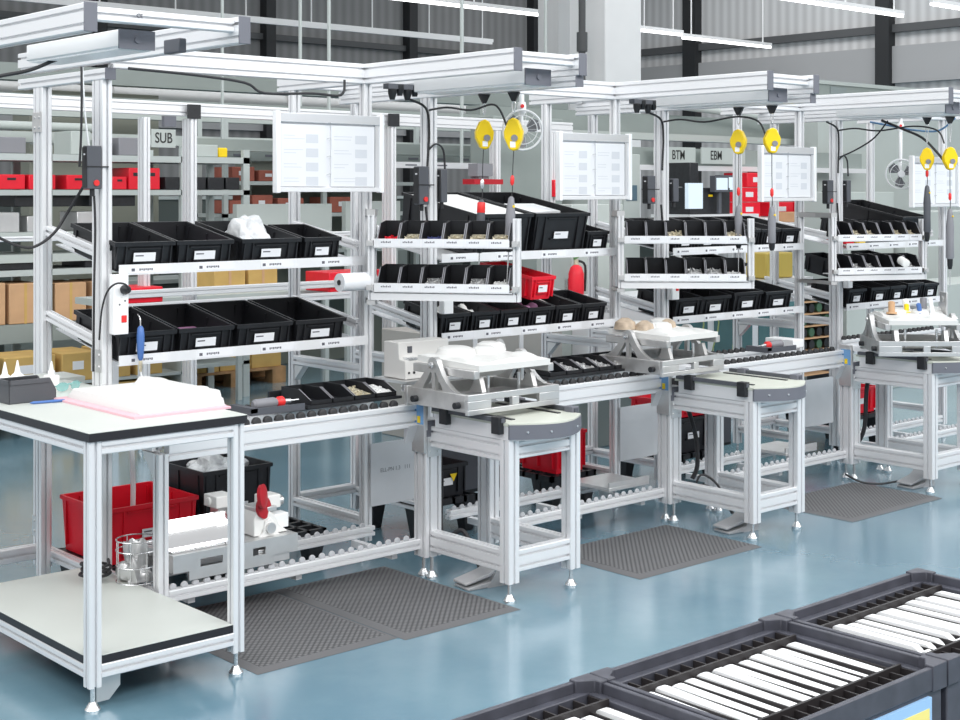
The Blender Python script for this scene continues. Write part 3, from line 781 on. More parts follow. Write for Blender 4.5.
socket(2.745,5.235,1.13,1.37,.066,True,'white power strip with plug and red switch on the first post')
socket(4.465,5.235,1.115,1.245,.06,False,'small white switch box on the second workstation post')
socket(6.125,5.235,1.10,1.19,.06,False,'small white switch box on the third workstation post')
socket(7.815,5.235,1.09,1.17,.05,False,'small white switch box on the fourth workstation post')
# paper roll
t = thing('paper_roll', 'white paper roll hanging on the post beside the second swing rack', 'roll', (3.80,5.21,1.295))
MB().lathe((0,0,0),(1,0,0),((0,.014),(0,.041),(.19,.041),(.19,.014)),26).build('paper', PAPER, t)
MB().cyl((-.004,0,0),(.22,0,0),.012,n=14).build('core', BLK, t)
MB().box(.20,.22,-.01,.10,-.015,.015).build('bracket', ALU2, t)
# blue handled tool hanging beside the power strip
t = thing('deburring_tool', 'blue handled tool hanging on a white cord beside the first post', 'tool', (2.83,5.235,1.16))
MB().lathe((0,0,0),(0,0,-1),((0,.006),(.01,.013),(.04,.016),(.09,.015),(.13,.011),(.14,.006)),14).build('handle', BLUE, t)
MB().lathe((0,0,-.14),(0,0,-1),((0,.007),(.03,.008),(.045,.005)),10).build('ferrule', BRASS, t)
MB().tube([(0,0,-.18),(.006,.0,-.22),(.004,0,-.30)],.004,n=6).build('cord', WCABLE, t)
MB().tube([(0,0,0),(0,.004,.03),(0,.024,.045)],.003,n=6).build('hook', STEEL, t)
# ------------------------------------------------------------------ front work table
TZ = .918
t = thing('work_table', 'white topped work table with black edge and lower shelf, nearest the camera at left', 'table', (2.145,4.31,0))
Wt, Dt = .60, 1.31
poly = [(0,0),(Wt,0),(Wt+.035,.97),(.55,.97),(.55,Dt),(0,Dt)]
MB().prism(poly,'Z',TZ-.002,TZ).build('tabletop', LAM, t)
MB().prism(poly,'Z',TZ-.030,TZ-.002).build('edge_band', EDGE, t, label='black edge of the tabletop')
for x,y in ((.028,.03),(Wt-.028,.03),(.028,1.1),):
    post(t, x, y, .045,.045, TZ-.03, .085, name='leg')
for y in (.03,.86): beam(t,(.05,y,TZ-.053),(Wt-.05,y,TZ-.053),.045,.045)
for x in (.028,Wt-.028): beam(t,(x,.052,TZ-.053),(x,.84,TZ-.053),.045,.045)
beam(t,(.05,.03,.135),(Wt-.05,.03,.135),.045,.045); beam(t,(.028,.052,.135),(.028,1.08,.135),.045,.045); beam(t,(Wt-.028,.052,.135),(Wt-.028,.84,.135),.045,.045); beam(t,(.05,1.1,.135),(Wt-.05,1.1,.135),.045,.045)
sp = [(.0,.0),(Wt-.05,.0),(Wt-.05,1.08),(.0,1.08)]
sp = [(.052,.01),(Wt-.052,.01),(Wt-.052,1.07),(.005,1.07),(.005,.055),(.052,.055)]
MB().prism(sp,'Z',.186,.188).build('lower_shelf', LAM, t)
MB().prism(sp,'Z',.160,.186).build('edge_band', EDGE, t, label='black edge of the lower shelf')
MB().prism([(.056,.112),(.056,.02),(.10,.02),(.14,.06),(.14,.112)],'Y',.055,.062).build('gusset', ALU2, t)
# narrow second table behind
t = thing('work_table', 'narrow white table behind the work table, between the two left posts', 'table', (1.75,5.64,0))
MB().box(0,1.04,0,.205,TZ-.026,TZ+.004).build('tabletop', LAM, t)
for x in (.03,.9): post(t, x, .10, .045,.045, TZ-.027, .085, name='leg')
beam(t,(.052,.10,TZ-.05),(.878,.10,TZ-.05),.045,.045)

Z0 = TZ
# grey open bin, bottles, glasses, pliers, pen
t = thing('small_parts_bin', 'dark grey open fronted bin lying on the work table', 'bin', (2.215,5.085,Z0), (0,0,R(2)))
GB = mat('grey_bin_plastic', (.075,.078,.088), .5)
L_, h_, d_ = .175, .085, .10
mb = MB(); side = [(0,0),(L_,0),(L_+.012,.012),(L_+.012,.04),(L_-.012,h_),(0,h_)]
mb.prism(side,'Y',0,.004).prism(side,'Y',d_-.004,d_).box(0,L_,0,d_,0,.004).box(0,.004,0,d_,0,h_).box(L_+.008,L_+.012,0,d_,.01,.035)
mb.build('body', GB, t, bev=.001)
MB().box(-.004,L_-.016,-.005,.004,h_-.014,h_+.002).box(-.004,.004,-.005,d_+.005,h_-.014,h_+.002).box(-.004,L_-.016,d_-.004,d_+.005,h_-.014,h_+.002).build('rim', GB, t)
def bottle(x, y, prof, label):
    o = MB().lathe((0,0,0),(0,0,1),prof,18).build('squeeze_bottle', OFFW, loc=(x,y,Z0)); return tag(o, label, 'bottle')
bp_ = ((0,.018),(.003,.022),(.05,.022),(.062,.010),(.064,.009),(.105,.002))
bottle(2.335,5.40,tuple((a*1.15,b*1.35) for a,b in bp_),'white nozzle bottle behind the grey bin, left one')
bottle(2.395,5.42,tuple((a*1.15,b*1.35) for a,b in bp_),'white nozzle bottle behind the grey bin, right one')
t = thing('dropper_bottle', 'white square bottle with pointed nozzle beside the grey bin', 'bottle', (2.56,5.47,Z0))
MB().box(-.025,.025,-.025,.025,0,.045).build('body', OFFW, t, bev=.005)
MB().lathe((0,0,.045),(0,0,1),((0,.014),(.015,.014),(.018,.010),(.055,.003)),14).build('nozzle', WHITE, t)
t = thing('safety_glasses', 'teal tinted safety glasses lying on the work table', 'glasses', (2.54,5.27,Z0+.002), (0,0,R(20)))
GT = mat('teal_tinted_plastic', (.25,.52,.50), .15, 0, 0, 1, .55)
for sx in (-1,1):
    MB().loft([[Vector((sx*.035+.03*math.cos(a)*.95, .004*math.cos(a)*sx, .02+.018*math.sin(a))) for a in [q*math.pi/8 for q in range(16)]],
               [Vector((sx*.035+.03*math.cos(a)*.95, .004*math.cos(a)*sx+.003, .02+.018*math.sin(a))) for a in [q*math.pi/8 for q in range(16)]]]).build('lens', GT, t)
    MB().tube([(sx*.065,0,.026),(sx*.068,.06,.018),(sx*.06,.13,.003)],.0025,n=6).build('temple', GT, t)
MB().tube([(-.008,0,.024),(0,-.003,.029),(.008,0,.024)],.003,n=6).build('bridge', GT, t)
t = thing('pliers', 'small dark pliers lying on the work table beside the post', 'pliers', (2.60,5.185,Z0+.008), (0,0,R(35)))
for s in (-1,1):
    MB().tube([(0,0,0),(.03,s*.018,0),(.07,s*.02,0),(.10,s*.012,0)],.006,n=8).build('handle', BLK if s<0 else mat('brown_grip',(.12,.07,.05),.5), t)
MB().cyl((0,0,-.004),(0,0,.004),.011,n=14).build('joint', STEEL, t)
MB().prism([(-.04,-.003),(0,-.009),(0,.009),(-.04,.003)],'Z',-.004,.004).build('jaw', STEEL, t)
t = thing('pen', 'blue pen lying in front of the grey bin', 'pen', (2.275,5.04,Z0+.006), (0,0,R(-8)))
MB().lathe((0,0,0),(1,0,0),((0,.002),(.012,.005),(.08,.005)),10).build('barrel', BLUE, t)
MB().lathe((.08,0,0),(1,0,0),((0,.006),(.045,.005),(.05,.003)),10).build('pen_cap', BLUE, t)
# foam sheet and white moulded tray
o = MB().box(-.200,.185,-.322,.31,0,.008).build('foam_sheet', PINKL, loc=(2.592,4.79,Z0)); tag(o, 'pale pink foam sheet under the white moulded tray', 'foam sheet')
def molded(nx, ny, sx, sy, f):
    mb = MB(); V = [[mb.bm.verts.new((-sx/2+sx*i/nx, -sy/2+sy*j/ny, f(i/nx,j/ny))) for j in range(ny+1)] for i in range(nx+1)]
    for i in range(nx):
        for j in range(ny): mb.face([V[i][j],V[i+1][j],V[i+1][j+1],V[i][j+1]])
    W = [[mb.bm.verts.new((-sx/2+sx*i/nx, -sy/2+sy*j/ny, 0)) for j in range(ny+1)] for i in range(nx+1)]
    for i in range(nx):
        mb.face([V[i][0],W[i][0],W[i+1][0],V[i+1][0]]); mb.face([V[i][ny],V[i+1][ny],W[i+1][ny],W[i][ny]])
    for j in range(ny):
        mb.face([V[0][j],V[0][j+1],W[0][j+1],W[0][j]]); mb.face([V[nx][j],W[nx][j],W[nx][j+1],V[nx][j+1]])
    mb.face([W[i][0] for i in range(nx+1)] + [W[nx][j] for j in range(1,ny+1)] + [W[i][ny] for i in range(nx-1,-1,-1)] + [W[0][j] for j in range(ny-1,0,-1)])
    return mb
def tray_f(u, v):
    e = min(u,1-u,v*1.4,(1-v)*1.4); s = min(1, e/.045)
    z = .034*s
    z += .009*max(0, math.sin(u*9.4)*math.sin(v*11)) * (1 if .12<u<.9 and .1<v<.9 else 0)
    if u > .80: z += .022*min(1,(u-.80)/.05)*s
    if .72 < u < .78 and .3 < v < .8: z -= .012
    return max(.002, z)
TRAYM = mat('white_moulded_plastic', (.66,.66,.645), .45)
o = molded(48,60,.345,.57,tray_f).build('moulded_tray', TRAYM, loc=(2.607,4.79,Z0+.008)); tag(o, 'white moulded plastic tray lying on the work table', 'tray')

# ------------------------------------------------------------------ tilting fixtures carrying white trays
def fixture(x, y, z, rz, label, w=.53, d=.42, h=.085, seed=1, tray_lab='', dirty=False, base=CAST):
    t = thing('tilting_fixture', label, 'fixture', (x,y,z), (0,0,rz), 'tilting fixtures with white trays')
    # base frame: front plate with two openings, side walls, back bar
    def plate_y(y0,y1):
        mb = MB(); o = .07
        mb.box(-w/2,w/2,y0,y1,h*.68,h); mb.box(-w/2+.0,w/2,y0,y1,0,h*.26)
        for (a,b) in ((-w/2,-w/2+.13),(-w/2+.25,-w/2+.29),(-w/2+.41,w/2)): mb.box(a,b,y0,y1,h*.26,h*.68)
        return mb
    plate_y(-d/2,-d/2+.02).build('front_plate', ALU2, t, bev=.002)
    bxo('rear_plate', base, t, -w/2,w/2,d/2-.02,d/2,0,h, bev=.002)
    for sx in (-1,1):
        s = bxo('side_plate', base, t, sx*w/2-(.03 if sx>0 else -.0),sx*w/2+(0 if sx>0 else .03),-d/2+.02,d/2-.02,.01,h, bev=.003)
        for yy in (-d*.36, d*.30): MB().cyl((sx*(w/2+.025),yy,h*.45),(sx*w/2,yy,h*.45),.014,n=14).build('rubber_stop', BLK, s)
        # trestle with round pivot
        yy0 = .02
        A = [(yy0-.085,h),(yy0-.03,h+.07),(yy0-.028,h+.115),(yy0-.012,h+.132),(yy0+.012,h+.132),(yy0+.028,h+.115),(yy0+.03,h+.07),(yy0+.085,h)]
        xx = sx*(w/2-.014)
        mb = MB()
        # two legs and a head, leaving an open triangle
        for q in (-1,1):
            oc = [(.170,-.004),(.125,.012),(.090,.036),(.062,.066),(.042,.098),(.034,.112)]
            ic = [(.008,.105),(.016,.078),(.034,.048),(.056,.020),(.070,-.004)]
            mb.prism([(yy0+q*a_,h+b_) for a_,b_ in oc+ic],'X',xx-.012,xx+.012)
        mb.prism([(yy0-.009,h-.004),(yy0+.009,h-.004),(yy0+.011,h+.09),(yy0-.011,h+.09)],'X',xx-.010,xx+.010)
        mb.cyl((xx-.013,yy0,h+.105),(xx+.013,yy0,h+.105),.034,n=22)
        tr = mb.build('trestle', base, t)
        MB().lathe((xx-.020 if sx<0 else xx+.020,yy0,h+.105),(sx,0,0),((0,.014),(.006,.014),(.008,.008)),14).build('pivot_bolt', STEEL, tr)
        bxo('tray_arm', base, t, sx*(w/2-.050)-.016,sx*(w/2-.050)+.016,-d*.50,d*.46,h+.062,h+.098, bev=.004)
        MB().prism([(-d/2+.03,h),(-d/2+.11,h),(-d/2+.08,h+.05),(-d/2+.05,h+.06)],'X',sx*w*.28-.012,sx*w*.28+.012).build('rest', base, t)
    bxo('cross_plate', base, t, -w/2+.03,w/2-.03,-.05,.12,h*.4,h*.55)
    for xx in (-.08,.10): MB().cyl((xx,-d*.30,h*.5),(xx,-d*.30,h+.06),.008,n=10).build('rod', STEEL, t)
    # white tray resting on the arms: thing of its own
    rnd = random.Random(seed); ph = [rnd.uniform(0,6) for _ in range(6)]
    def f(u, v):
        e = min(u,1-u,v,1-v); zz = .03 + .012*max(0,math.sin(u*14+ph[0])*math.sin(v*8+ph[1])) + .016*max(0,math.sin(u*6+ph[2]))*max(0,math.sin(v*5+ph[3]))
        return zz if e > .03 else .026
    M = Matrix.Translation((x,y,z)) @ Matrix.Rotation(rz,4,'Z') @ Matrix.Translation((0,-.01,h+.098)) @ Matrix.Rotation(R(2),4,'X')
    o = molded(50,36,w*.78,d*.96,f).build('moulded_tray', TRAYM, loc=M.translation, rot=M.to_euler()); tag(o, tray_lab, 'tray', 'white trays on the tilting fixtures')
    # protruding white shells
    for q,(u,v,r,hh) in enumerate(((.30,.62,.07,.035),(-.10,.58,.09,.03),(.12,.30,.06,.03))):
        mm = MB().lathe((u*w,v*d*.5,.03),(0,0,1),((0,r),(hh*.7,r*.9),(hh,r*.6)),20).build('shell', TRAYM, o)
    return t, M
f2, M2 = fixture(4.165,4.66,.775,0,'aluminium tilting fixture with white tray on the second workstation slide table',.53,.42,.085,1,'white moulded tray on the second workstation fixture')
MB().loft([[Vector((.03*math.cos(a),0,.045+.05*math.sin(a) if math.sin(a)>0 else .03)) for a in [q*math.pi/10 for q in range(20)]],[Vector((.03*math.cos(a),.012,.045+.05*math.sin(a) if math.sin(a)>0 else .03)) for a in [q*math.pi/10 for q in range(20)]]]).build('round_lug', CAST, f2, loc=(.20,.10,.17))
f3, M3 = fixture(5.62,4.90,.785,R(2),'aluminium tilting fixture with brown stained white tray at the third workstation',.50,.42,.08,2,'stained white moulded tray on the third workstation fixture')
f4, M4 = fixture(7.37,4.52,.775,R(-42),'aluminium tilting fixture turned towards the aisle at the fourth workstation',.50,.42,.085,3,'white moulded tray holding small parts on the fourth workstation fixture')
BRN = mat('brown_shell', (.45,.36,.27), .5, 0, .3, 20)
for q,(u,v,s) in enumerate(((-.10,.04,.05),(.10,.05,.045),(-.16,.12,.06))):
    p = M3 @ Vector((u,v,.03)); o = MB().lathe((0,0,0),(0,0,1),((0,s),(s*.6,s*.85),(s*.95,s*.3)),18).build('brown_shell', BRN, loc=p)
    tag(o, ['small brown shell on the left of the stained tray','small brown shell on the right of the stained tray','larger brown shell at the back of the stained tray'][q], 'shell')
for q,(u,v,m,l,s) in enumerate(((-.02,.06,YEL,'yellow part standing on the fourth fixture tray',.022),(.05,.03,BLUE,'blue part standing on the fourth fixture tray',.022),(-.11,.05,CARD,'brown ring part on the fourth fixture tray',.03),(.0,.11,WHITE,'tall white part on the fourth fixture tray',.03),(.09,.10,MGREY,'grey part on the fourth fixture tray',.03),(.12,.02,WHITE,'small white part on the fourth fixture tray',.02))):
    p = M4 @ Vector((u,v,.032)); o = MB().lathe((0,0,0),(.15*(-1)**q,.1,1),((0,s),(.012,s),(.014,s*.6),(.055+.008*q,s*.65),(.06+.008*q,s*.3)),14).build('assembled_part', m, loc=p); tag(o, l, 'part')
o = MB().box(0,.012,-.06,.06,0,.13).cyl((-.006,0,.09),(0,0,.09),.02,n=16).build('clamp_plate', ALU2, loc=M4 @ Vector((.19,.06,.03)), rot=(0,0,R(-42)), bev=.006); tag(o, 'grey rounded clamp plate at the right of the fourth fixture', 'clamp plate')

# grey feeder box on a small plate
t = thing('screw_feeder', 'pale grey screw feeder box on a plate behind the second fixture', 'machine', (4.09,5.10,.845))
FG = mat('feeder_grey', (.66,.65,.63), .5)
MB().prism([(0,0),(.16,0),(.16,.165),(.05,.165),(.045,.09),(0,.085)],'X',.0,.30).build('case', FG, t, bev=.004)
MB().box(.02,.10,-.0,.05,.085,.098).build('track', STEEL, t); MB().cyl((.05,-.004,.03),(.05,0,.03),.006,n=10).cyl((.02,-.004,.03),(.02,0,.03),.005,n=10).build('button', BLK, t)
MB().box(.05,.075,.044,.05,.115,.145).build('display', DGREY, t)
t = thing('small_shelf_plate', 'aluminium bracket plate carrying the pale grey feeder box', 'shelf', (4.06,5.06,.80))
bxo('plate', ALU2, t, 0,.36,0,.24,.03,.043); beam(t,(0,.02,.012),(.36,.02,.012),.03,.03); bxo('end_cap', BLK, t, .36,.365,.005,.035,-.003,.027)

# ------------------------------------------------------------------ things lying on the upper conveyor
CZ = .796
def tray_of_bins(k, x, y, n, label_fn, cont):
    t = thing('conveyor_pallet', 'black flat carrier on the upper conveyor, %s section' % bn[k], 'carrier', (x-.03,y,CZ), group='black carriers on the conveyor')
    L = n*.115+.04
    bxo('base', BLK, t, 0,L,0,.30,0,.012); bxo('rear_rail', BLK, t, .0,L,.285,.30,.012,.045)
    ob, eo = open_bin(.11,.22,.058)
    for i in range(n):
        b = thing('small_parts_bin', label_fn(i), 'bin', (x+.055+.115*i,y+.02,CZ+.012), (0,0,0), 'bins on the conveyor carriers')
        bb = sub(ob, b); bb.name = 'body'; [sub(q, b) for q in eo]
        if i in cont:
            m = cont[i]; p = pile(.09,.16,.036,60+i+k,m); COL.objects.link(p); p.location = (x+.055+.115*i,y+.022,CZ+.016); tag(p,'loose parts in the %s black bin on the %s conveyor carrier' % (ORD[i],bn[k]),'screws',kind='stuff')
tray_of_bins(1, 3.46, 4.925, 4, lambda i: '%s black bin from the left on the leftmost conveyor carrier' % ORD[i], {2:BRASS,3:WP})
tray_of_bins(2, 4.86, 4.925, 6, lambda i: '%s black bin from the left on the second conveyor carrier' % ORD[i], {i:SCREW for i in range(1,6)})
def driver_in_tray(x, y, flip, label, tl):
    t = thing('tool_tray', tl, 'tray', (x,y,CZ)); bxo('base', DGREY, t, 0,.26,0,.16,0,.01); bxo('side', DGREY, t, 0,.26,0,.006,.01,.028); bxo('end', DGREY, t, 0,.03,0,.16,.01,.03)
    s = thing('hand_screwdriver', label, 'screwdriver', (x+(.22 if flip else .05),y+.07,CZ+.034), (0,0,R(180) if flip else 0))
    MB().lathe((0,0,0),(1,0,0),((0,.012),(.01,.021),(.10,.022),(.115,.016)),16).build('handle', MGREY, s)
    MB().lathe((.115,0,0),(1,0,0),((0,.015),(.01,.022),(.03,.022),(.04,.012)),16).build('collar', REDPR, s)
    MB().lathe((.155,0,0),(1,0,0),((0,.010),(.03,.009),(.035,.004),(.07,.004)),12).build('shaft', STEEL, s)
driver_in_tray(3.16,4.93,False,'grey handled screwdriver with red collar on the leftmost conveyor','dark tool tray on the leftmost conveyor')
driver_in_tray(6.56,4.93,True,'grey handled screwdriver with red body on the third conveyor','dark tool tray on the third conveyor')
o = MB().box(0,.10,0,.20,0,.05).build('white_box', WHITE, loc=(6.86,4.98,CZ), bev=.004); tag(o, 'small white box on the third conveyor beside the screwdriver', 'box')

# ------------------------------------------------------------------ crates and parts under the line
def crate(x, y, z, w, l, h, m, label, rz=0, group=None):
    return bin_box(x, y, z, w, l, h, 0, label, group, m, rz, name='storage_crate', cat='crate')
bk = mat('black_crate_plastic', (.014,.015,.019), .45, 0, .2, 10)
t = thing('plastic_pallet', 'black plastic grid pallet standing on the floor under the line', 'pallet', (2.78,5.42,0))
mb = MB()
for i in range(13): mb.box(i*.09,i*.09+.02,0,.46,.12,.15)
for j in range(6): mb.box(0,1.10,j*.088,j*.088+.02,.12,.15)
mb.build('grid_deck', BLK, t)
for x in (.0,.50,1.0):
    for y in (.0,.36): MB().loft([[(x,y,.12),(x+.1,y,.12),(x+.1,y+.1,.12),(x,y+.1,.12)],[(x+.02,y+.02,0),(x+.08,y+.02,0),(x+.08,y+.08,0),(x+.02,y+.08,0)]]).build('leg', BLK, t)
crate(3.00,5.44,.152,.44,.42,.235,RED,'large red crate on the pallet behind the work table')
crate(3.42,5.44,.152,.36,.44,.33,bk,'large black crate holding a plastic bag under the line')
o = crumple(.13,.15,.08,9,12,.8).build('plastic_bag', BAG, loc=(3.44,5.66,.43)); tag(o, 'clear plastic bag in the large black crate under the line', 'bag')
for i,(xx) in enumerate((2.93,3.05)):
    o = MB().tube([(xx+.03,5.55,.25),(xx+.025,5.53,.45),(xx,5.50,.66),(xx-.02,5.47,.86)],.011,n=10).build('white_hose', WCABLE); tag(o, ['left white hose hanging into the red crate','right white hose hanging into the red crate'][i], 'hose')
o = crumple(.15,.08,.06,4,10,.7).build('plastic_bag', BAG, loc=(3.0,5.58,.20)); tag(o, 'crumpled clear bag lying in the red crate', 'bag')
bins_under = ((4.60,5.42,.185,.30,.4,.16,bk,'black crate with yellow warning marks under the second workstation'),(5.53,5.46,.185,.24,.3,.22,RED,'red crate under the second conveyor section'),
  (6.50,5.42,.185,.34,.4,.20,bk,'black crate under the third workstation'),(8.18,5.40,.235,.40,.4,.17,RED,'red crate under the right conveyor section'))
for i, a in enumerate(bins_under):
    crate(*a[:7], a[7])
    top = a[2]-.002; w_ = a[3]+.10
    t = thing('plastic_pallet', ['black plastic pallet under the warning marked crate','black plastic pallet under the red crate of the second section','black plastic pallet under the stacked crates of the third workstation','black plastic pallet under the red crate of the right section'][i], 'pallet', (a[0]-w_/2,a[1]-.02,0))
    mb = MB()
    for q in range(6): mb.box(q*(w_-.02)/5,q*(w_-.02)/5+.02,0,.44,top-.03,top)
    for q in range(5): mb.box(0,w_,q*.105,q*.105+.02,top-.03,top)
    mb.build('grid_deck', BLK, t)
    for x in (.0,w_-.09):
        for y in (.0,.35): MB().loft([[(x,y,top-.03),(x+.09,y,top-.03),(x+.09,y+.09,top-.03),(x,y+.09,top-.03)],[(x+.02,y+.02,0),(x+.07,y+.02,0),(x+.07,y+.07,0),(x+.02,y+.07,0)]]).build('leg', BLK, t)
crate(6.50,5.43,.387,.30,.36,.10,RED,'red crate stacked on the black crate under the third workstation')
o = MB().box(-.08,.08,0,.16,0,.06).build('red_part', RED, loc=(4.56,5.55,.30), bev=.01); tag(o, 'red part sticking out of the warning marked black crate', 'part')
# warning triangles on the black crate
for i, x in enumerate((4.555,4.65)):
    mb = MB(); s = .022*(1 if i else .75); mb.prism([(x-s,.30 if i else .262),(x+s,.30 if i else .262),(x,.262 if i else .30)],'Y',5.4145,5.4175)
    o = mb.build('warning_sticker', YEL); tag(o, ['smaller yellow triangle sticker on the black crate','larger yellow triangle sticker on the black crate'][i], 'sticker')
# control cabinet behind the second station
for x, nm in ((4.92,'second'),(6.95,'third')):
    t = thing('control_cabinet', 'black control cabinet under the %s workstation' % nm, 'cabinet', (x,5.66,.02))
    bxo('body', BLK, t, -.2,.2,0,.2,.10,.62, bev=.004); bxo('door', DGREY, t, -.185,.185,-.006,0,.12,.60); 
    for sx in (-.15,.15): MB().cyl((sx,.1,-.019),(sx,.1,.10),.02,n=10).build('leg', BLK, t)
# carriers and castings on the low return conveyor, left end
LZ = .196
t = thing('workpiece_carrier', 'long aluminium workpiece carrier on the low conveyor under the work table', 'carrier', (2.785,4.895,LZ))
mb = MB(); W_ = .575
mb.box(0,W_,0,.008,.075,.105)
for (xa,xb) in ((.0,.12),(.22,.36),(.42,W_)): mb.box(xa,xb,0,.008,.045,.075)
mb.box(.0,W_,0,.008,.036,.045)
for (xa,xb) in ((.07,.46),): mb.box(xa,xb,0,.008,.0,.036)
mb.build('front_plate', ALU2, t)
MB().box(0,W_,.29,.298,0,.105).build('rear_plate', ALU2, t)
for x in (0,W_-.008): MB().box(x,x+.008,.008,.29,.036,.105).build('end_plate', ALU2, t)
bxo('deck', ALU2, t, .008,W_-.008,.008,.29,.094,.103)
CHROME = mat('polished_steel', (.85,.85,.86), .10, 1.0)
t = thing('folded_steel_part', 'polished folded steel part standing on the long aluminium carrier', 'part', (2.80,4.93,LZ+.1055))
MB().prism([(.0,.0),(.06,.0),(.075,.05),(.10,.105),(.095,.108),(.066,.052),(.055,.006),(.0,.006)],'X',0,.24).build('sheet', CHROME, t)
MB().prism([(.0,.006),(.055,.006),(.066,.05),(.095,.105),(.12,.105),(.13,.0),(.0,.0)],'X',.236,.30).build('curved_flange', CHROME, t)
MB().box(.0,.07,.10,.16,.0,.055).build('block', STEEL, t, bev=.004)
t = thing('cast_housing', 'white cast housing with red disc on the long aluminium carrier', 'part', (3.185,4.95,LZ+.1055))
MB().prism([(0,.0),(.03,.0),(.04,.022),(.075,.022),(.09,.0),(.165,.0),(.125,.03),(.10,.075),(.075,.095),(.02,.105),(.0,.07)],'Y',0,.11).build('casting', OFFW, t, bev=.004)
MB().box(.015,.11,.0,.12,.092,.112).build('shaft_plate', ALU2, t, bev=.003)
MB().lathe((.015,-.015,.165),(.62,-.75,.10),((0,.028),(.005,.046),(.02,.049),(.026,.028)),22).build('disc', REDD, t)
MB().box(.07,.15,.03,.11,.095,.15).build('end_block', OFFW, t, bev=.005)
MB().cyl((.145,.05,.12),(.165,.05,.12),.02,n=14).build('spindle', ALU2, t)
o = MB().box(0,.09,0,.10,0,.05).cyl((-.012,.05,.025),(0,.05,.025),.018,n=14).build('white_connector', OFFW, loc=(3.10,5.10,LZ+.1055+.10), bev=.004); tag(o, 'white connector block behind the cast housing', 'block')
MB().box(.02,.07,.02,.08,-.10,0).build('support', ALU2, o)
t = thing('wire_basket', 'wire basket with cast parts beside the red crate under the work table', 'basket', (2.62,4.98,.19))
for z in (.0,.06,.12,.16): MB().tube([(.10+.08*math.cos(a),.08+.08*math.sin(a),z) for a in [q*math.pi/10 for q in range(21)]],.0025,n=6,smooth=1).build('ring', STEEL, t)
for a in range(8): MB().tube([(.10+.08*math.cos(a*.785),.08+.08*math.sin(a*.785),0),(.10+.08*math.cos(a*.785),.08+.08*math.sin(a*.785),.16)],.002,n=5).build('upright', STEEL, t)
o = crumple(.06,.06,.14,12,8,.9).build('cast_part', ALU2, loc=(2.72,5.06,.20)); tag(o, 'bright cast part standing in the wire basket', 'part')
t = thing('cast_housing', 'white cast housing with red disc on the low conveyor', 'part', (3.20,4.94,LZ))
bxo('frame', ALU2, t, -.02,.13,-.03,.20,0,.06, bev=.002)
MB().prism([(0,.06),(.03,.06),(.04,.085),(.075,.085),(.085,.06),(.13,.06),(.12,.095),(.085,.115),(.08,.15),(.06,.175),(.035,.165),(.025,.12),(.0,.10)],'Y',0,.10).build('casting', OFFW, t, bev=.004)
MB().cyl((.055,-.012,.135),(.055,.11,.135),.022,n=18).build('boss', ALU2, t)
MB().lathe((.03,.03,.215),(.35,-.9,.12),((0,.025),(.005,.042),(.02,.045),(.025,.025)),22).build('disc', REDD, t)
bxo('end_block', WHITE, t, .09,.16,.02,.08,.12,.18, bev=.004)
for i,(x,y,z,nm) in enumerate(((5.26,4.93,.197,'second'),(6.72,4.93,.197,'third'),)):
    t = thing('workpiece_carrier', 'flat aluminium workpiece carrier on the %s low conveyor section' % nm, 'carrier', (x,y,z)); bxo('base', ALU2, t, 0,.30,0,.28,0,.02, bev=.003); bxo('lip', ALU2, t, 0,.30,0,.01,.02,.045)
# coil of cable on the lower table shelf
o = MB().tube([(.05*math.cos(q*.7)*(1+.15*math.sin(q*1.9)),.07*math.sin(q*.7),.015+.002*q) for q in range(28)],.006,n=7,smooth=3).build('cable_coil', CABLE, loc=(2.60,5.17,.19)); tag(o, 'black cable bundle lying on the lower shelf of the work table', 'cable')

# ------------------------------------------------------------------ floor mats
mm = bpy.data.materials.new('anti_fatigue_mat'); mm.use_nodes = True; nt = mm.node_tree; b = nt.nodes['Principled BSDF']; b.inputs['Roughness'].default_value = .6
tc = nt.nodes.new('ShaderNodeTexCoord'); mp = nt.nodes.new('ShaderNodeMapping'); mp.inputs['Rotation'].default_value = (0,0,R(45))
nt.links.new(tc.outputs['Object'], mp.inputs['Vector'])
vo = nt.nodes.new('ShaderNodeTexVoronoi'); vo.inputs['Scale'].default_value = 52; vo.inputs['Randomness'].default_value = 0
nt.links.new(mp.outputs['Vector'], vo.inputs['Vector'])
rp = nt.nodes.new('ShaderNodeValToRGB'); rp.color_ramp.elements[0].color = (.23,.23,.235,1); rp.color_ramp.elements[1].color = (.055,.055,.058,1); rp.color_ramp.elements[0].position = .30; rp.color_ramp.elements[1].position = .62
nt.links.new(vo.outputs['Distance'], rp.inputs['Fac']); nt.links.new(rp.outputs['Color'], b.inputs['Base Color'])
bp = nt.nodes.new('ShaderNodeBump'); bp.inputs['Strength'].default_value = .6; bp.inputs['Distance'].default_value = .004; bp.invert = True
nt.links.new(vo.outputs['Distance'], bp.inputs['Height']); nt.links.new(bp.outputs['Normal'], b.inputs['Normal'])
MATE = mat('mat_edge_rubber', (.13,.13,.135), .6)
def fmat(x0,x1,y0,y1,label,rz=0):
    w, d = x1-x0, y1-y0; t = thing('floor_mat', label, 'mat', (x0,y0,0), (0,0,rz), 'grey anti-fatigue mats')
    MB().box(.035,w-.035,.035,d-.035,.0015,.0125).build('studded_pad', mm, t)
    MB().loft([[(0,0,.001),(w,0,.001),(w,d,.001),(0,d,.001)],[(.03,.03,.012),(w-.03,.03,.012),(w-.03,d-.03,.012),(.03,d-.03,.012)]]).build('bevelled_edge', MATE, t)
fmat(2.775,3.405,4.29,5.15,'left grey rubber mat of the joined pair beside the work table')
fmat(3.408,4.01,4.25,5.15,'right grey rubber mat of the joined pair, before the second side table')
fmat(4.71,5.58,4.23,4.84,'grey rubber mat on the floor before the second conveyor section')
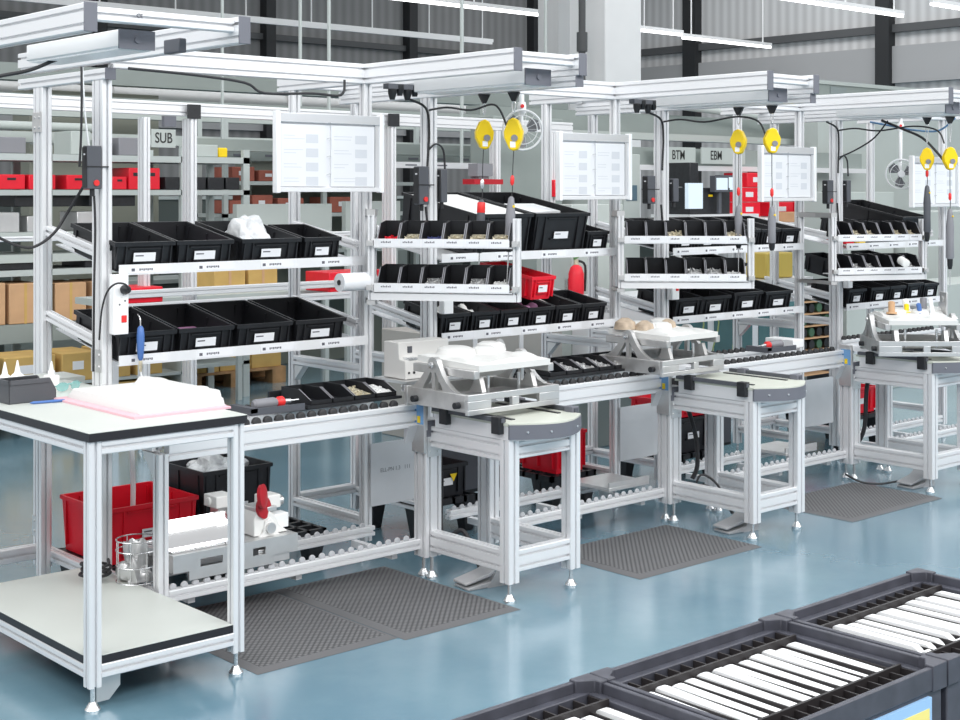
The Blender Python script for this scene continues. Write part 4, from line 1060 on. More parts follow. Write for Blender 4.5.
fmat(6.345,7.21,4.235,4.82,'grey rubber mat on the floor before the third conveyor section')
# ------------------------------------------------------------------ foot pedals with cables
PED = mat('pedal_grey', (.40,.40,.41), .45)
def pedal(x, y, rz, label, back=None):
    t = thing('foot_pedal', label, 'pedal', (x,y,0), (0,0,rz), 'grey foot pedals')
    MB().prism([(-.10,0),(.10,0),(.10,.035),(-.10,.012)],'X',-.055,.055).build('base', PED, t, bev=.004)
    MB().prism([(-.11,.022),(.02,.045),(.085,.10),(.085,.112),(.015,.062),(-.11,.034)],'X',-.05,.05).build('treadle', PED, t, bev=.004)
    for s in (-1,1): MB().prism([(.0,.0),(.10,.0),(.10,.105),(.06,.09)],'X',s*.054-.003,s*.054+.003).build('guard', PED, t)
    return t
pedal(4.13,4.63,R(-98),'grey foot pedal beside the second workstation side table')
pedal(5.76,4.53,R(-98),'grey foot pedal beside the third workstation side table')
pedal(7.40,4.52,R(-95),'grey foot pedal beside the fourth workstation side table')
def cable(pts, r, label, m=CABLE, cat='cable', name='cable'):
    o = MB().tube(pts, r, n=8, smooth=5).build(name, m); return tag(o, label, cat)
cable([(4.19,4.70,.05),(4.16,4.76,.19),(4.14,4.80,.20),(4.11,4.84,.15),(4.13,4.90,.22),(4.16,4.93,.40),(4.16,4.95,.58)],.011,'thick black hose curving beside the second workstation side table')
cable([(5.83,4.61,.06),(5.80,4.68,.20),(5.74,4.74,.25),(5.71,4.76,.16),(5.72,4.80,.14)],.006,'thin black cable looping from the third foot pedal')
cable([(5.86,4.62,.05),(5.80,4.70,.17),(5.73,4.74,.20),(5.70,4.73,.15)],.005,'second thin cable looping from the third foot pedal')
cable([(7.35,4.58,.03),(7.26,4.66,.01),(7.18,4.74,.02),(7.14,4.82,.06)],.006,'black cable lying on the floor behind the fourth foot pedal')
cable([(7.56,4.60,.60),(7.50,4.72,.66),(7.44,4.80,.66),(7.40,4.84,.56),(7.40,4.86,.30),(7.38,4.90,.19)],.013,'thick black hose arching under the fourth side table')
cable([(5.90,4.98,.60),(5.94,4.94,.40),(5.93,4.92,.25),(5.90,4.93,.18)],.012,'thick black hose hanging under the third side table')

# ------------------------------------------------------------------ foreground crates with white parts
def kl_crate(x0, y0, label, nslat, first, z1=.755, w=.575, d=.415):
    t = thing('storage_crate', label, 'crate', (x0,y0,.15), group='grey crates of white parts in the foreground')
    H = z1-.15; wall = .022
    mb = MB()
    for (a,b_,c,e) in ((0,w,0,wall),(0,w,d-wall,d),(0,wall,wall,d-wall),(w-wall,w,wall,d-wall)): mb.box(a,b_,c,e,.0,H-.045)
    mb.box(wall,w-wall,wall,d-wall,0,.01)
    mb.build('walls', CRATEG, t, bev=.003)
    # stepped rim: outer upstand, lower inner ledge, raised corners
    mb = MB()
    for (a,b_,c,e) in ((-.006,w+.006,-.006,.006),(-.006,w+.006,d-.006,d+.006),(-.006,.006,.006,d-.006),(w-.006,w+.006,.006,d-.006)): mb.box(a,b_,c,e,H-.050,H-.004)
    for (a,b_,c,e) in ((.006,w-.006,.006,.026),(.006,w-.006,d-.026,d-.006),(.006,.026,.026,d-.026),(w-.026,w-.006,.026,d-.026)): mb.box(a,b_,c,e,H-.055,H-.024)
    mb.build('rim', CRATEG, t, bev=.002)
    for cx in (0,w):
        for cy in (0,d):
            sx = 1 if cx == 0 else -1; sy = 1 if cy == 0 else -1
            MB().prism([(cx-sx*.008,cy-sy*.008),(cx+sx*.045,cy-sy*.008),(cx+sx*.045,cy+sy*.010),(cx+sx*.012,cy+sy*.03),(cx+sx*.012,cy+sy*.045),(cx-sx*.008,cy+sy*.045)],'Z',H-.053,H).build('corner', CRATEG, t, bev=.002)
    # slotted insert combs along the two long sides
    for ya, yb in ((.028,.078),(d-.078,d-.028)):
        mb = MB()
        inner = yb if ya < .1 else ya
        mb.box(.026,w-.026,inner-.003,inner+.003,H-.18,H-.020)
        n = 13
        for i in range(n+1):
            x = .028+(w-.056)*i/n; mb.box(x-.002,x+.002,ya,yb,H-.18,H-.027)
        mb.build('slotted_insert', CRATEI, t)
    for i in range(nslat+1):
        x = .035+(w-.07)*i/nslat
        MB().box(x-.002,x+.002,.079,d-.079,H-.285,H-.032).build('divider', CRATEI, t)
    # base liner
    bxo('liner', CRATEI, t, .024,w-.024,.08,d-.08,H-.30,H-.29)
    pitch = (w-.07)/nslat
    return t, pitch
SL = {}
def slat(kind):
    if kind in SL: return SL[kind]
    L, h, th = .265, .16, .023 if kind == 'plain' else .020
    n = 6; r = .022
    prof = [(-L/2,0),(L/2,0),(L/2,h-r)]
    for q in range(1,n+1): a = q*math.pi/2/n; prof.append((L/2-r+r*math.cos(a), h-r+r*math.sin(a)))
    if kind == 'notched':
        for q in range(0,4): prof.append((-L/2+.06-q*.016, h-.004*(q%2)-.006*q/3)); prof.append((-L/2+.054-q*.016, h-.009*(q%2)-.008*q/3))
    prof += [(-L/2+r*.4, h-.006),(-L/2, h-r)]
    mb = MB()
    # slightly rounded top by a narrower crown
    crown = [(p[0]*1.0, p[1]) for p in prof]
    mb.loft([[(-th/2, p[0], p[1]) for p in crown],[(th/2, p[0], p[1]) for p in crown]])
    o = mb.build('moulded_strip', WHITE, bev=.004); COL.objects.unlink(o); SL[kind] = o; return o
def fill(x0, y0, pitch, n, kind, nm, z1=.755, lean=0, w=.575, d=.415, skip=()):
    for i in range(n):
        if i in skip: continue
        c = slat(kind).copy(); COL.objects.link(c)
        c.location = (x0+.035+pitch*(i+.5), y0+d/2+.004*math.sin(i*2.3), z1-.028-.16+.003*math.sin(i*1.7)); c.rotation_euler = (0, R(lean+3*math.sin(i*3.1)), 0)
        tag(c, '%s white moulded strip from the left standing in the %s foreground crate' % (ORD[i], nm), 'strip', 'white strips in the foreground crates')
CX = (1.452, 2.046, 2.642)
cl = ('dark grey crate of white panels at the bottom edge, leftmost of three','dark grey crate of white panels with blue card, middle of three','dark grey crate of white panels at the right edge')
nmz = ('leftmost','middle','right')
for i in range(3):
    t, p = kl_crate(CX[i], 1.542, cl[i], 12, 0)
    fill(CX[i], 1.542, p, 12, 'plain' if i == 1 else 'notched', nmz[i], lean=(0,0,0)[i])
    if i == 1:
        c = bxo('blue_card', mat('sky_blue_card',(.30,.50,.75),.5), t, .03,.525,-.0085,-.0002,.05,.545)
        bxo('yellow_label', mat('pale_yellow_label',(.80,.70,.22),.6), c, .33,.515,-.0095,-.0086,.10,.525)
# small white tag on the third crate's edge
o = MB().box(0,.0015,0,.10,0,.022).build('paper_tag', PAPER, loc=(2.6335,1.74,.725)); tag(o, 'white paper tag on the left edge of the right foreground crate', 'tag')
t = thing('crate_dolly', 'low dark platform under the three foreground crates', 'dolly', (1.44,1.53,0)); bxo('deck', CRATEG, t, 0,1.79,0,.44,.10,.149)
for x in (.1,.85,1.7):
    for y in (.06,.38): MB().cyl((x,y-.015,.05),(x,y+.015,.05),.05,n=18).build('caster', RUB, t)
# ------------------------------------------------------------------ second line and storage behind
def rail(x0, x1, y, z, h, dp, m, label, cat='beam', name='overhead_beam', slot=False, group=None):
    mb = MB().prof((x0,y,z),(x1,y,z),h,dp,(0,0,1),slot)
    return tag(mb.build(name, m), label, cat, group)
# neighbouring line: posts and roof rail
t = thing('workstation_frame', 'aluminium frame of the neighbouring line with roof rail and black connectors, behind the shelves', 'frame', (0,0,0), group='frames of the neighbouring line')
beam(t,(2.6,8.5,2.265),(8.6,8.5,2.235),.09,.045,'roof_rail')
for i,(x,d,z1) in enumerate(((4.62,.09,2.19),(4.96,.12,2.19),(6.66,.12,2.19),(7.735,.09,2.19),(8.35,.09,2.19))):
    p = post(t, x, 8.5, .045, d, z1)
    if i in (1,2): bxo('connector', BLK, p, x-.045,x+.045,8.43,8.455,2.19,2.285)
for z in (1.045,.96): beam(t,(4.2,8.35,z+.0),(6.4,8.35,z-.0),.05,.04,'shelf_rail')
beam(t,(2.6,8.35,1.42),(6.6,8.35,1.40),.03,.03,'shelf_rail')
beam(t,(6.7,8.5,.60),(8.2,8.5,.60),.06,.045,'shelf_rail')
# overhead trunking, pale green grey
G = 'pale overhead channels'
rail(3,13,13,2.83,.16,.2,GRNG,'wide pale channel below the wall at upper left, highest one',group=G)
rail(3,14,12,2.40,.06,.12,GRNW,'narrow white channel behind the first posts',group=G)
rail(2,14,11.5,2.16,.09,.15,GRNW,'white channel behind the SUB sign',group=G)
rail(3,22,12.4,2.52,.13,.2,GRNG,'long grey green channel behind the yellow balancers',group=G)
rail(9,15.5,10.2,2.42,.20,.2,GRNG,'broad grey green channel above the BTM and EBM signs',group=G)
rail(9.6,13.6,9.9,2.27,.07,.15,GRNW,'pale channel just above the EBM sign',group=G)
rail(9.3,14,9.25,2.045,.17,.04,GRNG,'pale sign board beam carrying the BTM and EBM signs',group=G)
rail(9.3,14,9.2,1.935,.05,.08,ALU,'thin aluminium rail below the EBM sign',group=G)
rail(6.2,10.5,10.6,2.10,.10,.15,GRNG,'grey green channel behind the second workstation post',group=G)
t = thing('machine_duct', 'pale green machine duct with two grey windows at upper right', 'duct', (13.6,10,2.79))
bxo('channel', GRNG, t, 0,4.6,0,.3,0,.22); bxo('rim', GRNW, t, 0,4.6,-.02,.0,.19,.235)
for x in (.9,2.1): bxo('window', mat('grey_window_%d' % (x*10),(.25,.29,.29),.3), t, x,x+.32,-.012,.0,.07,.17)
bxo('blue_window', STICK, t, 3.3,3.9,-.014,0,.05,.17)
for i in range(22): bxo('slot', CAP, t, .3+i*.18,.38+i*.18,-.008,.0,.025,.032)
for i,(x0,x1,y,z0,z1) in enumerate(((13.4,17.5,9.4,0,2.62),)):
    o = MB().box(x0,x1,y,y+.3,z0,z1).build('machine_cover', GRNW); tag(o, 'large pale machine cover behind the fourth workstation', 'cover')
MB0 = MB().cyl((3.0,11,2.235),(5.6,11,2.23),.035,n=12).build('pale_pipe', GRNW); tag(MB0, 'pale green pipe behind the first posts', 'pipe')
o = MB().cyl((10.2,10,2.68),(13.3,9.7,2.50),.035,n=12).build('pale_pipe', GRNW); tag(o, 'pale pipe sloping above the EBM sign', 'pipe')
# signs
def sign(txt, x0, x1, z0, z1, y, label, cx=.5):
    t = thing('hanging_sign', label, 'sign', (x0,y,z0), group='white letter signs'); w = x1-x0; h = z1-z0
    bxo('board', GRNW, t, 0,w,0,.012,0,h)
    m = text_mesh(txt, h*.80, mat('sign_ink_'+txt.lower(),(.03,.03,.03),.7), 'lettering', t, (w*cx,-.002,h/2), (R(90),0,0))
    m.scale = (.78,1.0,1)
    return t
s = sign('SUB',5.225,5.425,2.03,2.165,9.5,'white sign reading SUB hanging behind the left posts')
bxo('clip', CAP, s, .10,.20,-.01,.03,.155,.235)
sign('BTM',10.33,10.94,1.975,2.135,9.1,'white sign reading BTM beside the third workstation post',.58)
sign('EBM',11.03,11.72,1.98,2.14,9.1,'white sign reading EBM left of a yellow balancer',.33)
# storage rack at left
RK = mat('rack_grey_green', (.44,.48,.47), .5)
t = thing('storage_rack', 'grey green storage rack behind the left shelves with red bins and cartons', 'rack', (0,0,0))
for z,h,m in ((1.985,.05,RK),(1.715,.04,RK),(1.40,.04,GRNW),(1.235,.06,GRNW),(1.12,.045,RK),(.72,.14,GRNG),(.30,.03,RK)):
    bxo('shelf_board', m, t, 2.8,6.52,10.2,10.8,z-h,z)
for x in (3.4,4.75,5.905,6.49):
    for y in (10.22,10.78): bxo('rack_post', RK, t, x-.03,x+.03,y-.02,y+.02,0,2.05)
def boxes(name, m, lst, y, d, z, fn, cat, group, bev=.006, part=None):
    for i,(x0,x1,h) in enumerate(lst):
        t = thing(name, fn(i), cat, (x0,y,z), group=group)
        MB().box(.004,x1-x0-.004,0,d,0,h).build('body', m, t, bev=bev)
        if part == 'slot': bxo('grip_slot', BLK, t, (x1-x0)*.35,(x1-x0)*.65,-.003,.001,h*.62,h*.78)
        if part == 'tape': bxo('tape', CARDY if m is CARD else CARD, t, (x1-x0)*.46,(x1-x0)*.54,-.002,.001,0,h); 
        if part == 'label': bxo('label_card', PAPER, t, (x1-x0)*.3,(x1-x0)*.6,-.003,.001,h*.4,h*.7)
boxes('storage_bin', RED, [(4.36,4.58,.11),(4.60,4.82,.11),(4.90,5.10,.11),(5.10,5.28,.11)], 10.22,.4,1.72, lambda i:'%s red bin from the left on the rack behind the left posts' % ORD[i],'bin','red bins on the rear rack',part='slot')
boxes('storage_bin', RED, [(5.28,5.41,.10),(5.42,5.54,.17),(5.56,5.70,.17)], 10.22,.4,1.72, lambda i:'%s red bin left of the SUB sign post' % ORD[i],'bin','red bins by the sign',part='slot')
boxes('storage_bin', BLK, [(5.74,5.88,.10),(5.93,6.12,.10),(6.13,6.29,.10),(6.30,6.44,.10)], 10.22,.4,1.72, lambda i:'%s black bin right of the SUB sign on the rear rack' % ORD[i],'bin','black bins on the rear rack')
boxes('machine_part', ALU2, [(3.9,4.25,.14),(4.3,4.55,.15),(4.6,4.75,.12),(5.0,5.3,.15)], 10.25,.3,1.40, lambda i:'%s grey machine part from the left on the rear rack' % ORD[i],'part','grey parts on the rear rack')
boxes('dark_box', BLK, [(4.5,5.0,.10),(5.1,5.5,.09)], 10.25,.3,1.59, lambda i:['dark part hanging under the red bins, left','dark part hanging under the red bins, right'][i],'part',None)
boxes('black_tote', BLK, [(4.2,4.70,.09),(5.05,5.3,.08)], 10.22,.4,1.122, lambda i:['long black tote on the rear rack above the cardboard boxes','short dark tote on the rear rack beside the long one'][i],'tote',None)
boxes('cardboard_box', CARD, [(4.02,4.42,.31),(4.44,4.70,.30),(4.80,5.06,.29),(5.1,5.40,.29)], 10.2,.4,.722, lambda i:'%s brown cardboard box from the left behind the first posts' % ORD[i],'box','brown boxes on the rear rack',part='tape')
boxes('carton', CARDY, [(4.1,4.48,.20),(4.52,4.80,.20),(4.86,5.06,.20),(5.10,5.32,.19)], 9.5,.4,.3605, lambda i:'%s yellowish carton from the left in the row behind the work table' % ORD[i],'carton','yellowish cartons in rows',part='label')
boxes('carton', CARDY, [(4.4,4.62,.17),(4.66,4.88,.165),(4.92,5.12,.17),(5.15,5.36,.165)], 9.5,.4,.1505, lambda i:'%s yellowish carton in the lower row behind the work table' % ORD[i],'carton','yellowish cartons lower row',part='label')
t = thing('carton_shelf', 'low grey shelf carrying the yellowish cartons behind the work table', 'shelf', (4.0,9.48,0))
for z in (.15,.36): bxo('board', RK, t, 0,1.5,0,.45,z-.02,z)
for x in (.0,1.46): bxo('side', RK, t, x,x+.03,0,.45,0,.6)
boxes('carton', CARDY, [(5.45,5.72,.16),(5.74,6.0,.16)], 9.0,.3,.98, lambda i:['yellowish carton between the left shelves, left one','yellowish carton between the left shelves, right one'][i],'carton',None,part='tape')
boxes('storage_bin', RED, [(4.42,4.68,.10),(6.0,6.42,.14),(6.6,6.75,.13)], 8.35,.3,.985, lambda i:['red bin behind the white power strip','large red bin left of the paper roll','small red bin behind the paper roll'][i],'bin',None)
o = None
t = thing('rear_bench', 'white bench of the neighbouring line behind the left shelves', 'bench', (4.5,8.75,0)); bxo('bench_top', GRNW, t, 0,2.3,0,.5,.93,.975)
for x in (.05,2.2): bxo('leg', ALU, t, x,x+.045,.05,.095,0,.93)
for i,(x0,x1,z0,z1) in enumerate(((6.3,7.25,1.30,1.60),(7.4,8.0,1.2,1.62))):
    t = thing('partition_board', ['pale board on thin legs behind the upper left bins','pale board on thin legs behind the second workstation posts'][i], 'board', (x0,10.05,0))
    bxo('board', GRNW, t, 0,x1-x0,0,.06,z0,z1)
    for x in (.02,x1-x0-.06): bxo('leg', RK, t, x,x+.04,.01,.05,0,z0)
# wooden pallet with cartons
t = thing('wooden_pallet', 'wooden pallet on the blue floor behind the left shelves', 'pallet', (6.25,10.75,0), (0,0,R(0)))
for i in range(5): bxo('top_board', WOOD, t, 0,1.0,i*.165,i*.165+.12,.122,.144)
for x in (.0,.43,.86):
    bxo('cross_board', WOOD, t, x,x+.14,0,.78,.10,.122)
    for y in (.0,.33,.66): bxo('block', WOOD, t, x,x+.14,y,y+.12,.02,.10)
    bxo('bottom_board', WOOD, t, x,x+.14,0,.78,.0,.02)
for i,(x0,x1,h) in enumerate(((.02,.33,.20),(.34,.65,.20),(.66,.97,.18))):
    o = MB().box(6.25+x0,6.25+x1,10.78,11.4,.1445,.1445+h).build('carton', CARDY, bev=.004); tag(o, '%s carton on the wooden pallet' % ['left','middle','right'][i], 'carton', 'cartons on the pallet')
# middle and right background
def cabinet(name, m, x0,x1,y,d,z0,z1,label, parts=(), cat='cabinet'):
    t = thing(name, label, cat, (x0,y,z0)); w=x1-x0; h=z1-z0
    bxo('body', m, t, 0,w,0,d,0,h, bev=.006)
    for (n,pm,a,b,c,e) in parts: bxo(n, pm, t, w*a,w*b,-.006,.001,h*c,h*e)
    return t
SCR = mat('lit_screen', (.62,.72,.80), .3, emit=.25)
SB = mat('dark_teal_screen', (.10,.16,.20), .3)
cabinet('tall_cabinet', GRNW, 9.35,10.02,9.0,.5,0,2.05,'tall pale cabinet with dark blue window right of the second document holder', (('window',SB,.72,.93,.79,.86),('door_gap',GRNG,.64,.65,.02,.98)))
cabinet('control_console', BLK, 10.14,10.72,8.5,.3,1.4955,1.74,'black control console below the BTM sign', (('yellow_mark',YEL,.45,.55,.66,.74),))
cabinet('control_console', BLK, 10.14,10.26,8.5,.3,1.75,1.97,'narrow black console standing on the wider one below the BTM sign')
t = thing('monitor', 'small lit monitor below the EBM sign', 'monitor', (10.40,8.42,1.70)); bxo('screen', SCR, t, .02,.18,-.004,0,.02,.13); bxo('case', DGREY, t, 0,.20,0,.06,0,.15); bxo('stand', DGREY, t, .08,.12,.02,.04,-.2,.0)
t = thing('console_stand', 'grey stand carrying the black consoles below the BTM sign', 'stand', (10.1,8.5,0)); bxo('top', ALU, t, -.1,.9,-.12,.35,1.44,1.495)
for x in (-.08,.42,.86): bxo('leg', ALU, t, x,x+.05,.02,.07,0,1.44)
t = thing('monitor', 'second lit monitor left of the third workstation doc holder', 'monitor', (10.72,8.62,1.70)); bxo('screen', SCR, t, .02,.22,-.004,0,.02,.14); bxo('case', DGREY, t, 0,.24,0,.06,0,.16)
bxo('arm', DGREY, t, .1,.14,.03,.06,-.2,0)
o = MB().box(9.88,10.08,8.3,8.34,1.55,1.78).build('lit_window', SCR); tag(o, 'pale lit window right of the third workstation post', 'window')
boxes('storage_bin', RED, [(11.5,11.86,.13)]*3, 9.0,.3,1.56, lambda i:'',  'bin', 'red bin stacks at right') if False else None
for q in range(6):
    x0,y0,z0 = [(11.50,9.0,1.45),(11.50,9.0,1.60),(11.62,9.0,1.75),(12.05,9.0,1.45),(12.42,9.0,1.45),(12.42,9.0,1.60)][q]
    t = thing('storage_bin', ['bottom','middle','top','single left','lower right','upper right'][q]+' red bin of the stacks behind the third document holder', 'bin', (x0,y0,z0), group='red bin stacks at right')
    bxo('body', RED, t, .004,.34,0,.3,0,.145, bev=.006); bxo('label_card', PAPER, t, .1,.22,-.003,.001,.05,.10)
t = thing('bin_table', 'grey table carrying red bin stacks and cartons at right', 'table', (11.3,8.9,0)); bxo('top', ALU, t, 0,2.0,0,.6,1.38,1.445)
for x in (.02,.95,1.9): bxo('leg', ALU, t, x,x+.05,.05,.1,0,1.38)
boxes('carton', CARD, [(11.9,12.15,.10),(12.2,12.5,.09)], 8.63,.2,1.3985, lambda i:['tan carton left of the fourth post, in front of red bins','tan carton behind the fourth post, in front of red bins'][i],'carton',None)
tb = thing('carton_ledge', 'thin ledge carrying two tan cartons at right', 'ledge', (11.8,8.61,0)); bxo('board', ALU, tb, 0,.8,0,.26,1.37,1.398)
bxo('leg', ALU, tb, .35,.42,.1,.2,0,1.37)
cabinet('white_cabinet', GRNW, 11.9,12.70,8.0,.6,0,1.70,'pale grey cabinet between the fourth post and the fan', (('rivet_panel',GRNW,.05,.95,.05,.97),))
cabinet('dark_window_unit', BLK, 12.4,12.7,9.3,.3,1.75,2.1,'black box above the pale cabinet at right')
cabinet('white_machine', GRNW, 10.25,13.5,6.9,.6,0,.86,'long white machine base under the right bay', (('panel_gap',GRNG,.20,.203,.0,1),('panel_gap',GRNG,.45,.453,0,1)))
cabinet('white_machine', GRNW, 12.75,15.5,7.9,.6,.0,1.50,'tall white machine panel at the right picture edge', (('red_stripe',REDPR,.62,.80,.93,.96),))
# teal windowed machine behind the third bay
t = cabinet('windowed_machine', ALU, 7.75,9.35,6.75,.9,.0,.92,'machine with dark teal windows behind the third bay', (('window',TEAL,.03,.31,.12,.92),('window',TEAL,.36,.64,.12,.92),('window',TEAL,.69,.97,.12,.92)))
for i,xx in enumerate((8.05,8.22,8.45)):
    o = MB().tube([(xx,6.70,.92),(xx+.05,6.66,.75),(xx-.03,6.66,.5),(xx+.06,6.68,.2)],.006,n=6).build('green_wire', mat('green_yellow_wire_%d'%i,(.30,.38,.16),.5)); tag(o, ['left','middle','right'][i]+' thin green wire hanging before the teal windows', 'wire')
t = thing('reel_rack', 'dark rack of small reels behind the fourth swing rack', 'rack', (9.75,7.0,0))
for z in (.2,.40,.50,.60,.70,.80,.9): bxo('board', CARD, t, 0,.45,0,.25,z-.01,z)
for x in (0,.43): bxo('side', DGREY, t, x,x+.02,0,.25,0,.95)
for z in (.40,.50,.60,.70,.80):
    for i in range(4): MB().cyl((.07+i*.105,.02,z+.041),(.07+i*.105,.10,z+.041),.038,n=14).build('reel', BLK if (i+int(z*10))%3 else mat('green_reel_%d_%d'%(i,int(z*10)),(.05,.12,.07),.5), t)
# yellow box behind bay three
o = MB().box(9.15,9.50,6.9,7.1,1.02,1.22).build('yellow_case', mat('ochre_case',(.40,.30,.06),.6), bev=.01); tag(o, 'ochre yellow case between the third bay shelves', 'case')
ts = thing('case_shelf', 'grey shelf board carrying the ochre case', 'shelf', (9.0,6.85,0)); bxo('board', ALU2, ts, 0,.7,0,.35,.985,1.018); bxo('leg', ALU2, ts, .35,.45,.25,.30,.925,.985)
# middle background, behind the second bay
cabinet('grey_cabinet', mat('taupe_grey',(.34,.33,.31),.5), 6.2,7.5,7.5,.5,0,.74,'low taupe grey cabinet behind the second fixture', (('door_gap',ALU,.32,.35,.0,1),('door_gap',ALU,.66,.69,0,1)))
cabinet('pale_cabinet', GRNW, 8.1,8.7,8.0,.4,0,1.6,'pale greenish cabinet behind the fire extinguisher', (('shelf_gap',GRNG,.0,1,.30,.31),))
cabinet('low_cabinet', GRNG, 6.75,7.35,6.6,.2,.0,.42,'grey green low panel under the second conveyor', ())
o = MB().lathe((0,0,0),(1,0,0),((0,.03),(.02,.05),(.22,.05),(.26,.02)),18).build('tan_roll', mat('tan_roll',(.62,.40,.25),.5), loc=(7.95,7.75,.44)); tag(o, 'tan roll lying on a ledge behind the third fixture', 'roll')
tr = thing('low_ledge', 'green ledge with a tan roll behind the second bay', 'ledge', (7.8,7.6,0)); bxo('board', GRNG, tr, 0,.7,0,.3,.34,.388); bxo('support', GRNG, tr, .05,.65,.05,.25,0,.34)
# dark low furniture added deep in the hall to darken the floor's reflection
DG = mat('dark_green_grey', (.07,.085,.08), .6)
for i,(x0,x1,y,h) in enumerate(((1.5,4.3,12.2,.95),(4.6,7.6,12.6,.8),(8.2,10.6,12.2,1.3),(10.9,14.5,12.0,1.2),(2.5,6.2,16.0,1.5),(7.0,15.0,17.0,1.6))):
    t = thing('added_dark_unit', ['added dark low unit far behind the first posts','added dark low unit behind the wooden pallet','added dark unit far behind the second bay','added dark unit far behind the consoles','added dark block at the far left of the hall','added long dark block far back in the hall'][i], 'cabinet', (x0,y,0))
    bxo('body', DG, t, 0,x1-x0,0,.6,0,h, bev=.01)
    bxo('top_board', RK, t, -.02,x1-x0+.02,-.02,.62,h,h+.04)
    for q in range(int((x1-x0)/.8)): bxo('door', GRNG if q % 3 == 1 else DG, t, .04+q*.8,.80+q*.8,-.012,-.0,.08,h-.06)
# fire extinguisher on a post
t = thing('fire_extinguisher', 'red fire extinguisher hanging behind the second bay', 'fire extinguisher', (8.05,7.9,.98-.16))
MB().lathe((0,0,0),(0,0,1),((0,.05),(.01,.062),(.24,.062),(.29,.045),(.31,.02)),18).build('cylinder', RED, t)
MB().lathe((0,0,.31),(0,0,1),((0,.02),(.04,.018),(.045,.012)),12).build('valve', BRASS, t)
MB().prism([(-.02,.35),(.07,.39),(.075,.40),(-.02,.375)],'Y',-.012,.012).build('lever', mat('green_lever',(.10,.22,.08),.5), t)
MB().tube([(.02,0,.34),(.08,-.02,.30),(.075,-.02,.1)],.010,n=8).build('hose', BLK, t)
MB().box(-.03,.03,.062,.10,.1,.2).build('hook_plate', STEEL, t)
o = MB().box(7.34,7.64,8.30,8.44,1.76,1.80).build('red_shelf', REDD); tag(o, 'dark red ledge behind the second workstation balancers', 'ledge')
t = thing('small_press', 'grey machine head above the red ledge behind the balancers', 'machine', (7.38,8.31,1.802)); bxo('body', MGREY, t, 0,.16,0,.11,.02,.12); bxo('base', MGREY, t, .03,.13,.02,.12,0,.02)
o = MB().box(8.29,8.41,8.38,8.452,1.66,1.80).build('call_box', RED, bev=.01); tag(o, 'small red box behind the second workstation posts', 'box')
cabinet('pale_cabinet', GRNG, 8.35,9.2,9.2,.3,0,2.36,'pale grey column panel behind the fan of the second workstation')
cabinet('dark_shelf', mat('olive_grey_shade',(.22,.24,.21),.6), 7.6,9.4,11.86,.3,.0,2.0,'olive grey shelf wall behind the second workstation', (('board',GRNG,0,1,.90,.94),('board',GRNG,0,1,.74,.77),('board',GRNG,0,1,.55,.58)))
cabinet('dark_shelf', mat('olive_grey_shade_left',(.24,.25,.21),.6), 6.0,7.4,13.3,.4,0,2.7,'olive grey shelf wall behind the first document holder', (('board',GRNG,0,1,.80,.84),('board',GRNG,0,1,.66,.69)))

# ------------------------------------------------------------------ cables on the frames
cable([(1.95,5.0,2.07),(2.144,5.0,2.117),(2.257,5.0,2.145),(2.354,5.0,2.187),(2.41,5.0,2.20)],.007,'thick black cable running under the luminaire at upper left')
cable([(2.626,5.34,2.20),(2.624,5.335,2.03),(2.618,5.33,1.90),(2.612,5.33,1.80)],.005,'black cable hanging from the roof rail to the first control box')
cable([(2.672,5.42,1.72),(2.637,5.5,1.606),(2.589,5.5,1.538),(2.525,5.5,1.49),(2.462,5.5,1.478),(2.358,5.5,1.518),(2.2,5.5,1.62)],.006,'dark cable drooping in a loop left of the first post')
cable([(2.675,5.33,1.685),(2.68,5.33,1.55),(2.675,5.33,1.30),(2.672,5.33,.98)],.005,'black cable running down behind the first control box')
cable([(2.63,5.34,2.20),(2.637,5.335,2.03),(2.652,5.33,1.88)],.004,'white strap hanging beside the first control box', WCABLE)
cable([(2.80,5.28,2.20),(3.1,5.28,2.19),(3.35,5.28,2.17),(3.45,5.28,2.13),(3.7,5.28,2.14),(3.86,5.28,2.14),(3.88,5.28,2.21)],.006,'black cable along the link beam above the first document holder')
def post_cables(k, nm):
    x = XR[k]; ye = {2:4.72,3:4.563,4:4.521}[k]
    cable([(x-.16,YF-.04,2.14),(x-.06,YF-.05,2.10),(x-.035,YF-.045,2.0),(x-.04,YF-.045,1.9),(x-.05,YF-.05,1.82)],.006,'black cable coming down the %s workstation post to its control box' % nm)
    if k != 3: cable([(x-.04,YF-.045,1.9),(x+.0,YF-.055,1.93),(x+.05,YF-.05,1.90),(x+.06,YF-.05,1.80)],.005,'black cable looping around the %s workstation post' % nm)
    cable([(x-.06,YF-.05,1.63),(x-.05,YF-.05,1.55),(x-.04,YF-.05,1.45)],.006,'short black cable below the control box of the %s workstation' % nm)
    cable([(x-.04,YF-.05,2.09),(x-.01,YF-.15,2.10),(x-.01,5.0,2.08),(x-.01,(5.0+ye)/2,2.10),(x-.01,ye+.08,2.07),(x-.012,ye+.03,1.99)],.005,'black cable draping under the tool rail of the %s workstation' % nm)
for k,nm in ((2,'second'),(3,'third'),(4,'fourth')): post_cables(k,nm)
for k,nm in ((2,'second'),(3,'third')):
    x = XL[k]+.02
    t = thing('plug_cluster', 'cluster of black plugs under the roof of the %s workstation' % nm, 'plugs', (x+.09,YF-.06,2.13))
    for q in range(4): MB().lathe((.045*q,0,.02*(q%2)),(0,0,1),((0,.012),(.03,.02),(.05,.02)),12).build('plug', BLK, t)
    MB().box(-.03,.18,-.01,.03,.05,.075).build('socket_bar', DGREY, t)
cable([(7.79,4.95,2.14),(7.80,5.05,2.04),(7.79,5.17,1.97),(7.74,5.265,1.92)],.005,'black cable swinging right of the fourth workstation post')
